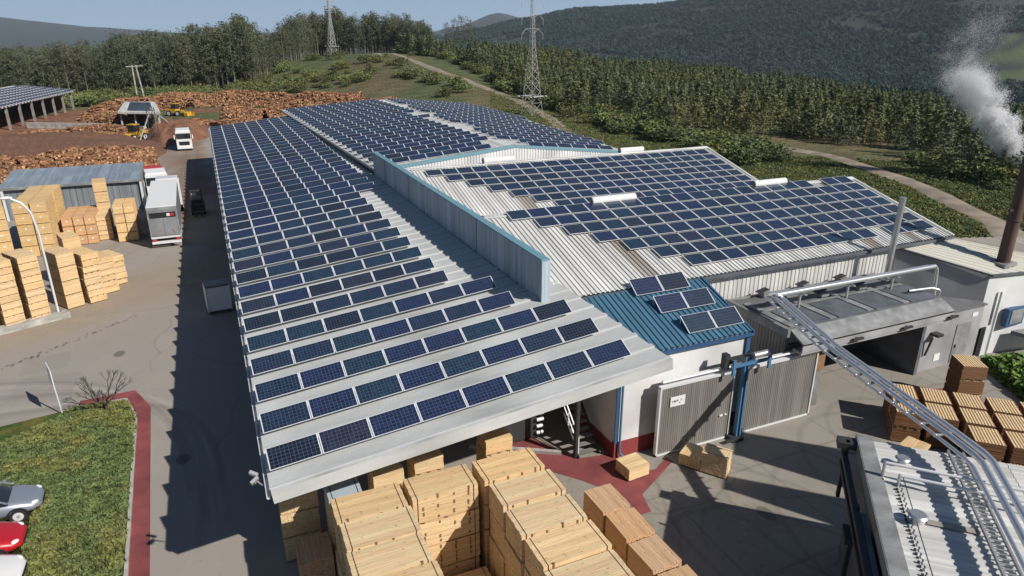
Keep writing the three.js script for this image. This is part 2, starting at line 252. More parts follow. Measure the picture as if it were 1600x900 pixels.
  for (let i = 0; i < 2600; i++) { const t = r(); q.globalAlpha = 0.3; q.fillStyle = r() < 0.5 ? 'rgb(196,172,132)' : 'rgb(120,92,66)'; const x = t < 0.5 ? lerp(-18, -7, r()) : lerp(9, 19, r()), z = t < 0.5 ? lerp(-50, -84, r()) : lerp(-8, -24, r()); q.fillRect(X(x), Z(z), 1 + 2.5 * r() * r(), 1 + r()); }
  for (let i = 0; i < 14000; i++) { q.globalAlpha = 0.16; q.fillStyle = r() < 0.5 ? 'rgb(95,90,86)' : 'rgb(200,192,182)'; q.fillRect(W * r(), H * r(), 1 + 1.2 * r(), 1 + 1.2 * r()); }
  q.globalAlpha = 1;
  const t = new THREE.CanvasTexture(cv); t.colorSpace = THREE.SRGBColorSpace; t.flipY = false; t.wrapS = t.wrapT = THREE.ClampToEdgeWrapping;
  const g = sheet([[-50, 12], [52, 12], [52, -14], [46, -23], [46, -60], [46, -125], [30, -130], [-1, -152], [-7, -140], [-9, -116], [-30, -112], [-50, -108]], 0);
  const u = g.attributes.uv; for (let i = 0; i < u.count; i++) u.setXY(i, (u.getX(i) - x0) / (x1 - x0), (u.getY(i) - z0) / (z1 - z0));
  struct('yard_pavement', g, mat(S(0.92, 0.92, 0.92), 0.9, { map: t, bumpMap: rep(texBump, 90, 130), bumpScale: 0.006 }));
}
struct('log_yard_ground', sheet([[-95, -113], [-50, -108.2], [-30, -112.2], [-9.2, -116], [-7.2, -140], [-1.2, -152], [30, -130.2], [44.2, -125], [52, -170], [50, -222], [30, -238], [-10, -246], [-60, -236], [-110, -190]], 0.004), M.dirt);
// lawn island with its red path and kerbs
struct('lawn', slabOn([[-8.6, -38.2], [-6.15, -38.1], [-5.55, -36.0], [-5.05, -23], [-4.7, -8], [-8, -8], [-8.6, -24], [-8.9, -30.6], [-12.5, -31], [-15, -33.5], [-18, -35.5], [-13, -37.4]].map(([x, z]) => V(x, 0.09, z)).reverse(), 0.09), M.lawn);
struct('red_path', sheet([[-8.4, -39.2], [-5.75, -39.35], [-4.85, -37.0], [-4.2, -23], [-3.75, -8], [-4.5, -8], [-4.93, -23], [-5.42, -36.0], [-6.1, -38.35], [-8.4, -38.5]], 0.006), M.red);
struct('path_kerb', kerbStrip([[-8.7, -38.3], [-6.1, -38.25], [-5.48, -36.0], [-4.98, -23], [-4.6, -8]], 0.13, 0.13), M.kerb);
struct('red_walkway', sheet([[11.0, -27.4], [11.9, -27.2], [13.3, -24.6], [13.6, -23.6], [15.3, -23.3], [15.6, -21.6], [16.6, -21.4], [17.6, -22.0], [17.7, -21.6], [15.0, -20.1], [14.7, -19.0], [14.1, -19.0], [14.2, -20.2], [13.1, -22.0], [12.0, -23.3], [11.2, -25.6]], 0.006), M.red);
struct('red_floor_marking', sheet([[33.5, -21.9], [36.2, -21.2], [35.2, -19.9], [32.6, -20.7]], 0.006), M.red);
// dirt tracks over the hillside
function ribbon(pts, w, dy) {
  const c = new THREE.CatmullRomCurve3(pts.map(([x, z]) => V(x, 0, z))), n = 90, pos = [], idx = [], uv = [];
  for (let i = 0; i <= n; i++) { const p = c.getPointAt(i / n), t = c.getTangentAt(i / n), s = V(-t.z, 0, t.x).normalize(); for (let k = -2; k <= 2; k++) { const ww = w * (0.85 + 0.3 * vnoise(i / 6, 3, 4)); const x = p.x + s.x * ww * k / 4, z = p.z + s.z * ww * k / 4; pos.push(x, ground(x, z) + dy - (Math.abs(k) === 2 ? 0.2 : 0), z); uv.push(x, z); } }
  for (let i = 0; i < n; i++) for (let k = 0; k < 4; k++) { const a = i * 5 + k, b = a + 1, d = a + 5, e = d + 1; idx.push(a, b, e, a, e, d); }
  const g = new THREE.BufferGeometry(); g.setAttribute('position', new THREE.Float32BufferAttribute(pos, 3)); g.setAttribute('uv', new THREE.Float32BufferAttribute(uv, 2)); g.setIndex(idx); g.computeVertexNormals(); return g;
}
const TRACK = [[60, -20], [69.3, -37], [75.5, -43.3], [79.7, -50.4], [85.7, -59.7], [88.5, -65.7], [92, -75], [95, -84], [93, -100]];
function nearTrack(x, z, d) { for (let i = 0; i + 1 < TRACK.length; i++) { const [ax, az] = TRACK[i], [bx2, bz] = TRACK[i + 1], ux = bx2 - ax, uz = bz - az, t = Math.max(0, Math.min(1, ((x - ax) * ux + (z - az) * uz) / (ux * ux + uz * uz))); if (Math.hypot(x - ax - ux * t, z - az - uz * t) < d) return true; } return false; }
struct('dirt_track', ribbon(TRACK, 3.4, 0.12), M.track);
struct('hillside_track', ribbon([[66, -120], [76, -153], [81, -188], [81, -215], [80, -250], [82, -300], [86, -345]], 3.4, 0.14), M.track);

// ---------- long shed with the slab roof ----------
const rh = (x) => 5.6 + 0.109 * (x - 0.35), SL = Math.atan(0.109);
{
  const t = thing('long_shed', 'long open-fronted shed with pale grey slab roof carrying rows of solar panels', 'building');
  const pitch = 1.18, n = 83;
  const slab = (x1) => { const w = pitch - 0.02, g = [], L = x1 / Math.cos(SL); g.push(bx(0, L, -0.22, -0.03, -w, 0)); g.push(bx(0, L, -0.03, 0.045, -w, -w + 0.1), bx(0, L, -0.03, 0.045, -0.1, 0)); return merge(g); };
  const long = slab(14.75), short = slab(13.0), near = M.roofSlab;
  const tones = [0, 1, 2].map((i) => { const m = M.roofSlab.clone(); m.color = S(0.60 + 0.02 * i, 0.61 + 0.02 * i, 0.60 + 0.02 * i); return m; });
  for (let k = 0; k < n; k++) { const z = -18.95 - k * pitch, s = obj('roof_slab', z > -27.4 ? long : short, tones[Math.floor(R0() * 3)], t); s.position.set(0.2, rh(0.2) - 0.11, z); s.rotation.z = SL; }
  // front edge beam
  const a = V(0.25, rh(0.25) - 0.32, -18.86), b = V(14.95, rh(14.95) - 0.32, -18.86);
  obj('front_fascia', beam(a, b, 0.16, 0.44), tones[2], t);
  obj('gutter', [bx(0.1, 0.19, 5.18, 5.22, -18.9, -117), bx(0.08, 0.11, 5.2, 5.42, -18.9, -117)], M.alu, t);
  for (let z = -20; z > -116; z -= 2.36) obj('gutter_bracket', bx(0.06, 0.22, 5.34, 5.38, z, z - 0.06), M.galv, t);
  for (const z of [-23.5, -30, -40, -50, -60, -70, -80, -90, -100, -110]) obj('column', bx(0.5, 0.95, 0, rh(0.5) - 0.36, z, z - 0.45), M.concrete, t);
  for (const x of [7.6]) for (const z of [-30, -50, -70, -90, -110]) obj('column', bx(x, x + 0.45, 0, rh(x) - 0.36, z, z - 0.45), M.concrete, t);
  obj('steel_column', tube(V(13.7, 0, -23.7), V(13.7, rh(13.7) - 0.4, -23.7), 0.13, 0.13, 12), M.steelDark, t);
  obj('edge_beam', bx(0.45, 0.95, 4.85, 5.3, -24, -117), M.concrete, t);
  obj('wall', bx(0.55, 0.8, 0, 4.8, -34, -117), M.concrete, t);
  obj('back_wall', bx(0.6, 13.2, 0, 5.2, -117, -117.3), M.concrete, t);
  // plinth kerb and floodlights on the front corner
  const fl = thing('floodlight', 'twin floodlight bracket at the front corner of the long slab roof', 'floodlight', [0.02, 5.4, -19.4]); fl.scale.setScalar(0.6);
  obj('bracket', [beam(V(0, 0, 0), V(-0.3, 0.5, 0.1), 0.06), beam(V(-0.3, 0.5, -0.35), V(-0.3, 0.5, 0.45), 0.05)], M.galv, fl);
  for (const s of [-1, 1]) { const h = obj('lamp_head', bx(-0.22, 0.22, -0.18, 0.18, -0.08, 0.08), M.galv, fl); h.position.set(-0.34, 0.62, s * 0.32 + 0.05); h.rotation.set(0.7, 0.6 * s, 0); }
}
// roof end profile pieces along the valley: flat valley gutter beside the parapet
{
  const t = thing('parapet_wall', 'blue-grey sheet metal parapet wall between the slab roof and the white hall', 'wall');
  const x = 13.28, zA = -26.7, zB = -61.3, cuts = [zA, -35.2, -49.5, -56.8, zB];
  for (let i = 0; i < 4; i++) { const g = [corrugated(V(x, 6.75, cuts[i] - 0.03), V(0, 0, cuts[i + 1] - cuts[i] + 0.06), V(0, 2.12, 0), 0.3, -0.02), bx(x + 0.06, x + 0.3, 6.75, 8.86, cuts[i] - 0.03, cuts[i + 1] + 0.03)]; obj('cladding_panel', g, M.slateSheet, t); }
  obj('cap', bx(x - 0.07, x + 0.36, 8.87, 8.95, zA + 0.05, zB), M.tealTrim, t);
  obj('corner_trim', bx(x - 0.07, x + 0.36, 6.85, 8.86, zA, zA + 0.12), M.slateSheet, t);
  for (const c of cuts.slice(1, 4)) obj('joint_strip', bx(x - 0.05, x - 0.02, 6.8, 8.86, c + 0.05, c - 0.05), M.tealTrim, t);
}
// ---------- white hall with two south-facing slopes ----------
const YR = 8.9, SS = 0.27, ZB = -35.3, ZA = -51.7;
const slopeY = (z, zr) => YR - SS * (z - zr);
{
  const t = thing('white_hall', 'white hall with two ribbed roof slopes facing the yard and solar panels on them', 'building');
  const x0 = 13.65, x1 = 42.7;
  const slope = (zr, ze, xa, xb, m) => obj('roof_sheet', corrugated(V(xa, slopeY(zr, zr), zr), V(xb - xa, 0, 0), V(0, slopeY(ze, zr) - YR, ze - zr), 0.27, 0.06), m, t);
  const strips = (zr, ze, browns) => { let x = x0; for (const [a, b] of [...browns, [x1, x1]]) { if (a > x + 0.05) slope(zr, ze, x, a, M.whiteSheet); if (b > a) slope(zr, ze, a, b, M.brownSheet); x = b; } };
  strips(ZB, -27.0, [[19.6, 20.7], [35.4, 36.5], [39.2, 39.9]]);
  strips(ZA, -43.5, [[20.4, 21.5], [34, 35]]);
  obj('north_slope', [corrugated(V(x0, YR - 0.01, ZB - 0.02), V(x1 - x0, 0, 0), V(0, -2.2, -8.2), 0.27, 0.045), corrugated(V(x0, YR - 0.01, ZA - 0.02), V(x1 - x0, 0, 0), V(0, -2.2, -8.2), 0.27, 0.045)], M.whiteSheet, t);
  for (const z of [ZB, ZA]) obj('ridge_cap', slabOn([V(x0, YR + 0.03, z + 0.35), V(x1, YR + 0.03, z + 0.35), V(x1, YR + 0.09, z), V(x1, YR + 0.0, z - 0.4), V(x0, YR + 0.0, z - 0.4), V(x0, YR + 0.09, z)], 0.05), M.whiteWall, t);
  for (const [a, b, z] of [[20.9, 24.0, ZB - 0.1], [33.6, 36.4, ZB - 0.1], [20.2, 22.9, ZA], [33.2, 35.6, ZA]]) {
    const v = obj('ridge_vent', [new THREE.CylinderGeometry(0.25, 0.25, b - a, 20, 1, false).rotateZ(Math.PI / 2).translate((a + b) / 2, YR + 0.24, z)], M.whiteWall, t);
    obj('end_cap', [new THREE.CylinderGeometry(0.24, 0.24, 0.05, 20).rotateZ(Math.PI / 2).translate(a - 0.03, YR + 0.24, z)], M.kilnPatch, v);
  }
  obj('front_wall', [corrugated(V(15.6, 0, -27.35), V(x1 - 15.6, 0, 0), V(0, 6.55, 0), 0.3, 0.04)], M.whiteSheet, t);
  obj('eave_gutter', [bx(15.3, x1 + 0.1, 6.5, 6.62, -27.0, -26.85), bx(15.3, x1 + 0.1, 6.42, 6.5, -27.2, -26.88)], M.kilnPatch, t);
  obj('east_wall', [bx(x1 - 0.25, x1 - 0.05, 0, 6.5, -27.4, -60), poly([V(x1 - 0.05, 6.5, -27.2), V(x1 - 0.05, YR - 0.05, ZB), V(x1 - 0.05, 6.5, -43.5)]), poly([V(x1 - 0.05, 6.5, -43.5), V(x1 - 0.05, YR - 0.05, ZA), V(x1 - 0.05, 6.5, -60)])], M.whiteWall, t);
  obj('verge_trim', beam(V(x1, slopeY(-26.95, ZB) + 0.06, -26.95), V(x1, YR + 0.06, ZB), 0.12, 0.08), M.whiteWall, t); obj('verge_trim', [beam(V(x1, slopeY(-43.5, ZA) + 0.06, -43.5), V(x1, YR + 0.06, ZA), 0.12, 0.08)], M.whiteWall, t);
  obj('west_flashing', [beam(V(x0, slopeY(-26.95, ZB) + 0.08, -26.95), V(x0, YR + 0.07, ZB), 0.12, 0.04)], M.kilnPatch, t);
  obj('west_wall', bx(13.66, 13.8, 0, 6.4, -27.4, -60), M.whiteWall, t);
}
// ---------- far hall, gable towards the yard ----------
const FH = { w: (z) => lerp(13.35, 11.7, (z + 61.6) / -55), r: (z) => lerp(27.3, 28.6, (z + 61.6) / -60), e: (z) => lerp(40.8, 44.4, Math.min(1, (z + 61.6) / -40)), yw: 7.32, yr: 8.5, ye: 7.1, z0: -61.6, z1: -121 };
FH.y = (x, z) => (x < FH.r(z) ? lerp(FH.yw, FH.yr, (x - FH.w(z)) / (FH.r(z) - FH.w(z))) : lerp(FH.yr, FH.ye, (x - FH.r(z)) / (FH.e(z) - FH.r(z))));
{
  const t = thing('far_hall', 'large low-gabled hall with teal verge trim, both roof slopes covered in solar panels', 'building');
  const N = 22, dz = (FH.z1 - FH.z0) / N;
  const side = (wf, ef) => { const g = []; for (let i = 0; i < N; i++) { const a = FH.z0 + i * dz, b = a + dz, p = (f, z) => V(f(z), FH.y(f(z), z), z); const nn = 30; for (let k = 0; k < nn; k += 1) { const q = (z, k2) => { const A = p(wf, z), B = p(ef, z); return A.lerp(B, k2 / nn).add(V(0, (k2 % 2) * 0.03, 0)); }; g.push(poly([q(a, k), q(b, k), q(b, k + 1), q(a, k + 1)])); } } return g; };
  obj('west_slope', side(FH.w, FH.r), M.whiteSheet, t); obj('east_slope', side(FH.r, FH.e), M.whiteSheet, t);
  const A = V(13.7, 7.2, -61.5), R = V(27.3, 8.55, -61.5), E = V(40.8, 7.1, -61.5);
  const gg = []; for (let x = 13.7; x < 40.6; x += 0.3) { const yt = (x < R.x ? lerp(A.y, R.y, (x - A.x) / (R.x - A.x)) : lerp(R.y, E.y, (x - R.x) / (E.x - R.x))) - 0.06; gg.push(bx(x, x + 0.16, 0, yt, -61.38, -61.5), bx(x + 0.16, x + 0.3, 0, yt, -61.43, -61.5)); }
  obj('gable_wall', gg, M.whiteWall, t);
  obj('verge_trim', beam(A.clone().add(V(0.2, -0.0, 0.05)), R.clone().add(V(0, 0.04, 0.05)), 0.22, 0.3), M.tealTrim, t); obj('verge_trim', [beam(R.clone().add(V(0, 0.04, 0.05)), E.clone().add(V(0.3, -0.02, 0.05)), 0.22, 0.26)], M.tealTrim, t);
  obj('eave_gutter', [beam(V(FH.w(-61.8) - 0.1, FH.yw - 0.03, -61.8), V(FH.w(-121) - 0.1, FH.yw - 0.03, -121), 0.22, 0.18)], M.kilnPatch, t);
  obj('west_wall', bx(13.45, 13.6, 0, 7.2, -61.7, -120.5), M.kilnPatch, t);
  obj('east_wall', [slabOn([V(FH.e(-61.8) - 0.4, 6.9, -61.8), V(FH.e(-61.8) - 0.15, 6.9, -61.8), V(FH.e(-101) - 0.15, 6.9, -101), V(FH.e(-121) - 0.15, 6.9, -120.5), V(FH.e(-121) - 0.4, 6.9, -120.5), V(FH.e(-101) - 0.4, 6.9, -101)].reverse(), 6.9)], M.whiteWall, t);
  obj('back_wall', bx(13.7, 43.5, 0, 7.0, -120.3, -120.6), M.whiteWall, t);
}

// ---------- blue-roofed annex ----------
{
  const t = thing('blue_roof_annex', 'white annex with blue ribbed roof, red base and blue corner trims', 'building');
  const yF = 5.22, yB = 6.6, zF = -22.8, zB2 = -26.95, x0 = 15.3, x1 = 22.55;
  obj('front_wall', bx(x0, x1, 0.85, 5.12, -23.1, -22.92), M.whiteWall, t);
  obj('base_band', bx(x0 - 0.02, x1 + 0.02, 0, 0.85, -23.12, -22.9), M.maroon, t);
  obj('east_wall', slabOn([V(x1 - 0.2, 5.12, -23.12), V(x1 - 0.02, 5.12, -23.12), V(x1 - 0.02, 6.4, -26.95), V(x1 - 0.2, 6.4, -26.95)].reverse(), 5.1), M.whiteWall, t);
  const ww = obj('side_wall', bx(x0 + 0.0, x0 + 0.18, 0.7, 6.1, -23.12, -34), M.whiteWall, t);
  obj('wall_opening', bx(x0 - 0.03, x0, 3.6, 4.3, -25.2, -28.6), M.maroon, ww);
  obj('wall_base', bx(x0 - 0.02, x0 + 0.2, 0, 0.7, -23.14, -34), M.maroon, t);
  obj('roof', corrugated(V(x0 + 0.4, yB, zB2), V(x1 - x0 - 0.25, 0, 0), V(0, yF - yB, zF - zB2), 0.3, 0.06), M.blueSheet, t);
  obj('eave_trim', bx(x0 + 1.0, x1 + 0.2, yF - 0.16, yF - 0.02, -22.78, -22.66), M.blueTrim, t);
  obj('verge_trim', beam(V(x1 + 0.18, yF - 0.05, zF + 0.1), V(x1 + 0.18, yB, zB2 + 0.1), 0.1, 0.22), M.blueTrim, t);
  obj('corner_trim', bx(x0 - 0.05, x0 + 0.12, 0.8, 5.05, -22.91, -22.86), M.blueTrim, t);
  obj('corner_trim', bx(x1 - 0.1, x1 + 0.14, 0.8, 4.95, -22.9, -22.8), M.blueTrim, t);
  obj('downpipe', path([V(x0 + 0.2, 5.0, -22.8), V(x0 + 0.2, 1.0, -22.8), V(x0 + 0.2, 0.3, -22.78), V(x0 + 0.45, 0.08, -22.5)], 0.055), M.bluePost, t);
  obj('wall_vent', bx(16.4, 16.95, 4.5, 4.85, -22.9, -22.82), M.kilnPatch, t);
}
// ---------- drying kiln block beside the annex ----------
{
  const t = thing('drying_kiln', 'grey flat-roofed drying kiln with its front doorway standing open', 'building');
  const x0 = 24.8, x1 = 36.0;
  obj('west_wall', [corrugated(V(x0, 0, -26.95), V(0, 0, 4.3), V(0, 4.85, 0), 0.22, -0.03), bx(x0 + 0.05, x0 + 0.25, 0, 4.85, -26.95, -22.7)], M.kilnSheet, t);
  obj('roof', bx(x0 - 0.12, x1, 4.85, 5.0, -26.98, -22.6), M.kilnRoof, t);
  obj('roof_edge', [bx(x0 - 0.18, x0 - 0.02, 4.7, 5.12, -26.98, -22.4), bx(x0, x1, 5.0, 5.08, -26.98, -26.85)], M.kilnStrip, t);
  for (let i = 0; i < 4; i++) { const x = x0 + 0.9 + i * 2.7; obj('roof_sheet', bx(x, x + 2.0, 5.003, 5.06, -24.7, -22.75), M.kilnPatch, t); obj('roof_strip', bx(x - 0.55, x - 0.1, 5.004, 5.05, -26.2, -22.8), M.kilnStrip, t); }
  obj('cross_strip', bx(x0 + 0.2, x1 - 0.3, 5.062, 5.1, -24.95, -24.8), M.kilnStrip, t);
  for (let i = 0; i < 3; i++) for (const z of [-25.1, -26.4]) { const x = x0 + 2.0 + i * 2.9; const f = obj('roof_damper', [bx(x, x + 0.55, 5.1, 5.32, z, z - 0.45), bx(x + 0.1, x + 0.2, 5.0, 5.1, z - 0.1, z - 0.3)], M.kilnStrip, t); obj('flap', beam(V(x - 0.3, 5.35, z - 0.2), V(x + 0.35, 5.5, z - 0.2), 0.4, 0.03), M.steelDark, f); }
  obj('canopy', [slabOn([V(x0 + 0.2, 4.98, -22.6), V(x1, 4.98, -22.6), V(x1, 4.55, -21.7), V(x0 + 0.2, 4.55, -21.7)].reverse(), 0.1)], M.kilnStrip, t);
  obj('canopy_front', [bx(x0 + 0.2, x1, 4.1, 4.52, -21.78, -21.7), bx(x0 + 0.2, x1, 3.95, 4.1, -22.3, -21.75)], M.kilnWall, t);
  obj('door_rail', [bx(17.4, x1 + 0.2, 3.72, 3.86, -22.52, -22.38), tube(V(17.2, 3.92, -22.2), V(x1 - 0.2, 3.92, -22.2), 0.06)], M.alu, t);
  for (const x of [28.6, 32.2, 35.8]) obj('canopy_bracket', [beam(V(x, 4.6, -22.5), V(x, 4.2, -21.55), 0.12), beam(V(x - 0.35, 4.25, -21.58), V(x + 0.35, 4.25, -21.58), 0.12)], M.steelDark, t);
  obj('left_jamb', bx(x0 + 0.2, 27.9, 0, 4.0, -23.0, -22.8), M.concrete, t);
  obj('header', bx(27.9, x1, 3.5, 4.8, -23.0, -22.8), M.kilnWall, t);
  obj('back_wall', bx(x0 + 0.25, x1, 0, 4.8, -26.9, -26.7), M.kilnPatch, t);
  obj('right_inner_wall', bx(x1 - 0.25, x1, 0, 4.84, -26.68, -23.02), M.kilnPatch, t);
  const s = obj('side_room_wall', bx(x1 + 0.02, 41.2, 0, 3.5, -23.35, -23.2), M.kilnWall, t);
  obj('door', bx(39.0, 40.3, 0.1, 2.6, -23.19, -23.16), M.kilnStrip, s); obj('handle', bx(39.15, 39.2, 1.1, 1.3, -23.155, -23.1), M.steelDark, s);
  obj('notice', bx(37.5, 38.0, 0.5, 0.95, -23.19, -23.17), M.white, s); obj('notice', bx(40.2, 40.7, 2.9, 3.15, -23.19, -23.17), M.white, s);
  obj('floodlight', [bx(36.7, 37.2, 2.35, 2.5, -23.2, -22.7), beam(V(36.55, 2.3, -22.9), V(36.5, 1.1, -23.1), 0.09)], M.steelDark, s);
  obj('side_room_roof', bx(x1 + 0.05, 41.3, 3.5, 3.6, -26.9, -23.12), M.kilnRoof, t);
  obj('timber_screen', bx(26.95, 27.85, 2.2, 3.6, -22.75, -22.68), M.woodC.clone(), t).material.vertexColors = false;
}
{
  // two sliding kiln doors, hung from the rail
  const door = (name, x0, x1, label) => {
    const t = thing(name, label, 'door', [x0, 0, -22.3]);
    obj('leaf', [corrugated(V(0, 0.08, 0.08), V(x1 - x0, 0, 0), V(0, 3.5, 0), 0.12, 0.014), bx(0.02, x1 - x0 - 0.02, 0.1, 3.56, -0.05, 0.06)], M.kilnSheet, t);
    obj('door_frame', [bx(-0.05, 0.03, 0.02, 3.62, -0.06, 0.14), bx(x1 - x0 - 0.03, x1 - x0 + 0.05, 0.02, 3.62, -0.06, 0.14), bx(-0.05, x1 - x0 + 0.05, 3.58, 3.7, -0.06, 0.15), bx(-0.05, x1 - x0 + 0.05, 0.02, 0.1, -0.06, 0.14)], M.alu, t);
    return t;
  };
  const d1 = door('sliding_door', 17.15, 21.35, 'grey ribbed sliding kiln door bearing a white sign, in front of the annex');
  // sign with lettering
  const cv = document.createElement('canvas'); cv.width = 256; cv.height = 150; const q = cv.getContext('2d'); q.fillStyle = '#e9e9e6'; q.fillRect(0, 0, 256, 150); q.fillStyle = '#4a4d52'; q.fillRect(26, 48, 12, 36); q.fillRect(52, 56, 40, 28); q.fillStyle = '#85888c'; q.fillRect(96, 50, 42, 30); q.fillStyle = '#b9bbbd'; q.fillRect(172, 40, 34, 44); q.fillRect(24, 104, 70, 8); q.fillStyle = '#55585c'; q.fillRect(150, 98, 24, 16);
  const tx = new THREE.CanvasTexture(cv); tx.colorSpace = THREE.SRGBColorSpace;
  const sg = obj('sign', [bx(0.55, 1.37, 2.55, 3.05, 0.115, 0.14)], M.white, d1); const pl = new THREE.PlaneGeometry(0.8, 0.48).translate(0.96, 2.8, 0.145); obj('sign_face', pl, mat(S(0.9, 0.9, 0.9), 0.5, { map: tx }), sg);
  obj('handle', [bx(3.55, 3.75, 1.35, 1.42, 0.11, 0.15), bx(3.85, 4.0, 1.36, 1.41, 0.11, 0.15)], M.white, d1);
  door('sliding_door', 22.1, 26.65, 'grey ribbed sliding kiln door between the blue post and the open kiln doorway');
  const p = thing('blue_door_post', 'blue steel post with hoist arm standing between the two sliding kiln doors', 'post', [21.72, 0, -21.95]);
  obj('post', [bx(-0.14, -0.07, 0, 4.5, -0.12, 0.12), bx(0.07, 0.14, 0, 4.5, -0.12, 0.12), bx(-0.07, 0.07, 0, 4.5, -0.03, 0.03)], M.bluePost, p);
  obj('foot', bx(-0.45, 0.2, 0, 0.2, -0.3, 0.3), M.steelDark, p);
  obj('arm', [bx(-1.0, 1.4, 4.1, 4.25, 0.13, 0.22), bx(-0.95, -0.8, 3.7, 4.5, 0.14, 0.24), bx(1.2, 1.35, 3.7, 4.7, 0.14, 0.24)], M.bluePost, p);
  obj('carriage', [bx(-1.0, 1.4, 4.3, 4.5, -0.2, 0.1), bx(-1.25, -1.0, 4.0, 4.75, -0.3, 0.02)], M.steelDark, p);
  obj('hoist_motor', [tube(V(0.2, 4.55, 0.2), V(1.1, 4.55, 0.2), 0.16, 0.16, 12)], M.galv, p);
  obj('brace', beam(V(-0.1, 0.15, 0.25), V(-0.9, 0.15, 0.25), 0.12), M.steelDark, p);
}
// ---------- white boiler house at the right ----------
{
  const t = thing('boiler_house', 'white boiler house with rust-stained ribbed roof below the brown chimney', 'building');
  const A = V(38.0, 6.3, -27.25), B = V(41.4, 5.25, -23.45), Cc = V(52, 5.3, -21.6), D = V(52, 6.1, -24.9), E = V(42.6, 6.45, -27.0);
  obj('west_wall', slabOn([A, B, B.clone().add(V(0.2, 0, -0.05)), A.clone().add(V(0.2, 0, 0))].map((p) => p.clone().setY(p.y - 0.04)).reverse(), 6.6), M.kilnWall, t);
  obj('front_wall', slabOn([B, Cc, Cc.clone().add(V(0, 0, -0.2)), B.clone().add(V(0, 0, -0.2))].map((p) => p.clone().add(V(0, -0.05, 0))).reverse(), 5.3), M.whiteWall, t);
  const ro = A.clone().add(V(0, 0.03, 0)), u = E.clone().sub(A), v1 = B.clone().sub(A).multiplyScalar(1.03), v2 = V(48.4, 5.35, -22.2).sub(E);
  const g1 = corrugated(ro, u, v1, 0.42, 0.05, v2), g2 = corrugated(E.clone().add(V(0, 0.03, 0)), D.clone().sub(E), V(48.4, 5.35, -22.2).sub(E), 0.6, 0.05, Cc.clone().sub(D));
  // rust and soot lie on the roof round the chimney foot
  const cv = document.createElement('canvas'); cv.width = cv.height = 512; const q = cv.getContext('2d'), r = rng(5); q.fillStyle = 'rgb(232,230,222)'; q.fillRect(0, 0, 512, 512);
  for (let i = 0; i < 900; i++) { const a = r() * 6.28, d = r() * r() * 210; q.globalAlpha = 0.05 + 0.05 * r(); q.fillStyle = r() < 0.5 ? 'rgb(160,120,60)' : 'rgb(88,70,52)'; const x = 330 + Math.cos(a) * d, y = 300 + Math.sin(a) * d * 1.2; q.fillRect(x, y, 4 + 8 * r(), 20 + 60 * r()); }
  for (let i = 0; i < 150; i++) { q.globalAlpha = 0.09; q.fillStyle = 'rgb(190,160,90)'; q.fillRect(512 * r(), 512 * r(), 3, 40 + 90 * r()); }
  const tx = new THREE.CanvasTexture(cv); tx.colorSpace = THREE.SRGBColorSpace; tx.wrapS = tx.wrapT = THREE.RepeatWrapping; tx.repeat.set(1 / 9, 1 / 7.5);
  obj('roof', [g1], mat(S(0.72, 0.71, 0.67), 0.5, { map: tx }), t); obj('roof_wing', [g2], M.brownSheet, t);
  obj('eave_gutter', [beam(B.clone().add(V(0, 0.02, 0.1)), Cc.clone().add(V(0, 0.02, 0.1)), 0.16, 0.12)], M.kilnPatch, t);
  obj('verge_trim', [beam(A.clone().add(V(-0.05, 0.06, 0)), B.clone().add(V(-0.05, 0.06, 0.1)), 0.1, 0.1)], M.kilnPatch, t);
  obj('downpipe', tube(V(42.4, 0.1, -23.12), V(42.4, 4.2, -23.12), 0.08), M.white, t);
  obj('door', bx(41.45, 41.75, 0.05, 1.9, -23.3, -23.2), M.black, t); obj('door_leaf', bx(41.78, 42.25, 0.05, 2.0, -23.22, -23.12), M.alu, t);
  obj('window', [bx(43.0, 44.6, 1.9, 3.05, -23.05, -22.75)], M.blueTrim, t).add(new THREE.Mesh(bx(43.25, 44.4, 2.05, 2.95, -22.75, -22.71), M.kilnStrip));
  t.children[t.children.length - 1].children[0].name = 'shutter';
  obj('canopy', slabOn([V(43.6, 1.6, -22.7), V(47, 1.6, -22.2), V(47, 1.5, -21.2), V(44.2, 1.5, -21.5)].reverse(), 0.25), M.kilnStrip, t);
  const c1 = thing('chimney', 'tall brown rusty chimney rising from the boiler house roof', 'chimney', [43.3, 5.3, -24.0]);
  obj('stack', tube(V(0, 0, 0), V(0, 7, 0), 0.36, 0.34, 18), M.rust, c1); obj('base_flashing', bx(-0.6, 0.6, 0, 0.42, -0.5, 0.5), M.kilnStrip, c1); obj('bracket', bx(-0.7, -0.3, 3.6, 3.75, -0.06, 0.06), M.steelDark, c1);
  obj('joint_ring', tube(V(0, 3.0, 0), V(0, 3.1, 0), 0.4, 0.4, 18), M.rust, c1);
  const c2 = thing('flue_pipe', 'slim galvanised flue pipe standing on the kiln roof by the hall eave', 'chimney', [35.7, 5.0, -25.9]);
  obj('pipe', [tube(V(0, 0, 0), V(0.1, 4.9, 0), 0.17, 0.17, 16), tube(V(0.1, 4.9, 0), V(0.1, 4.98, 0), 0.19, 0.19, 16)], M.galv, c2); obj('base_plate', bx(-0.3, 0.3, 0, 0.06, -0.3, 0.3), M.galv, c2);
}
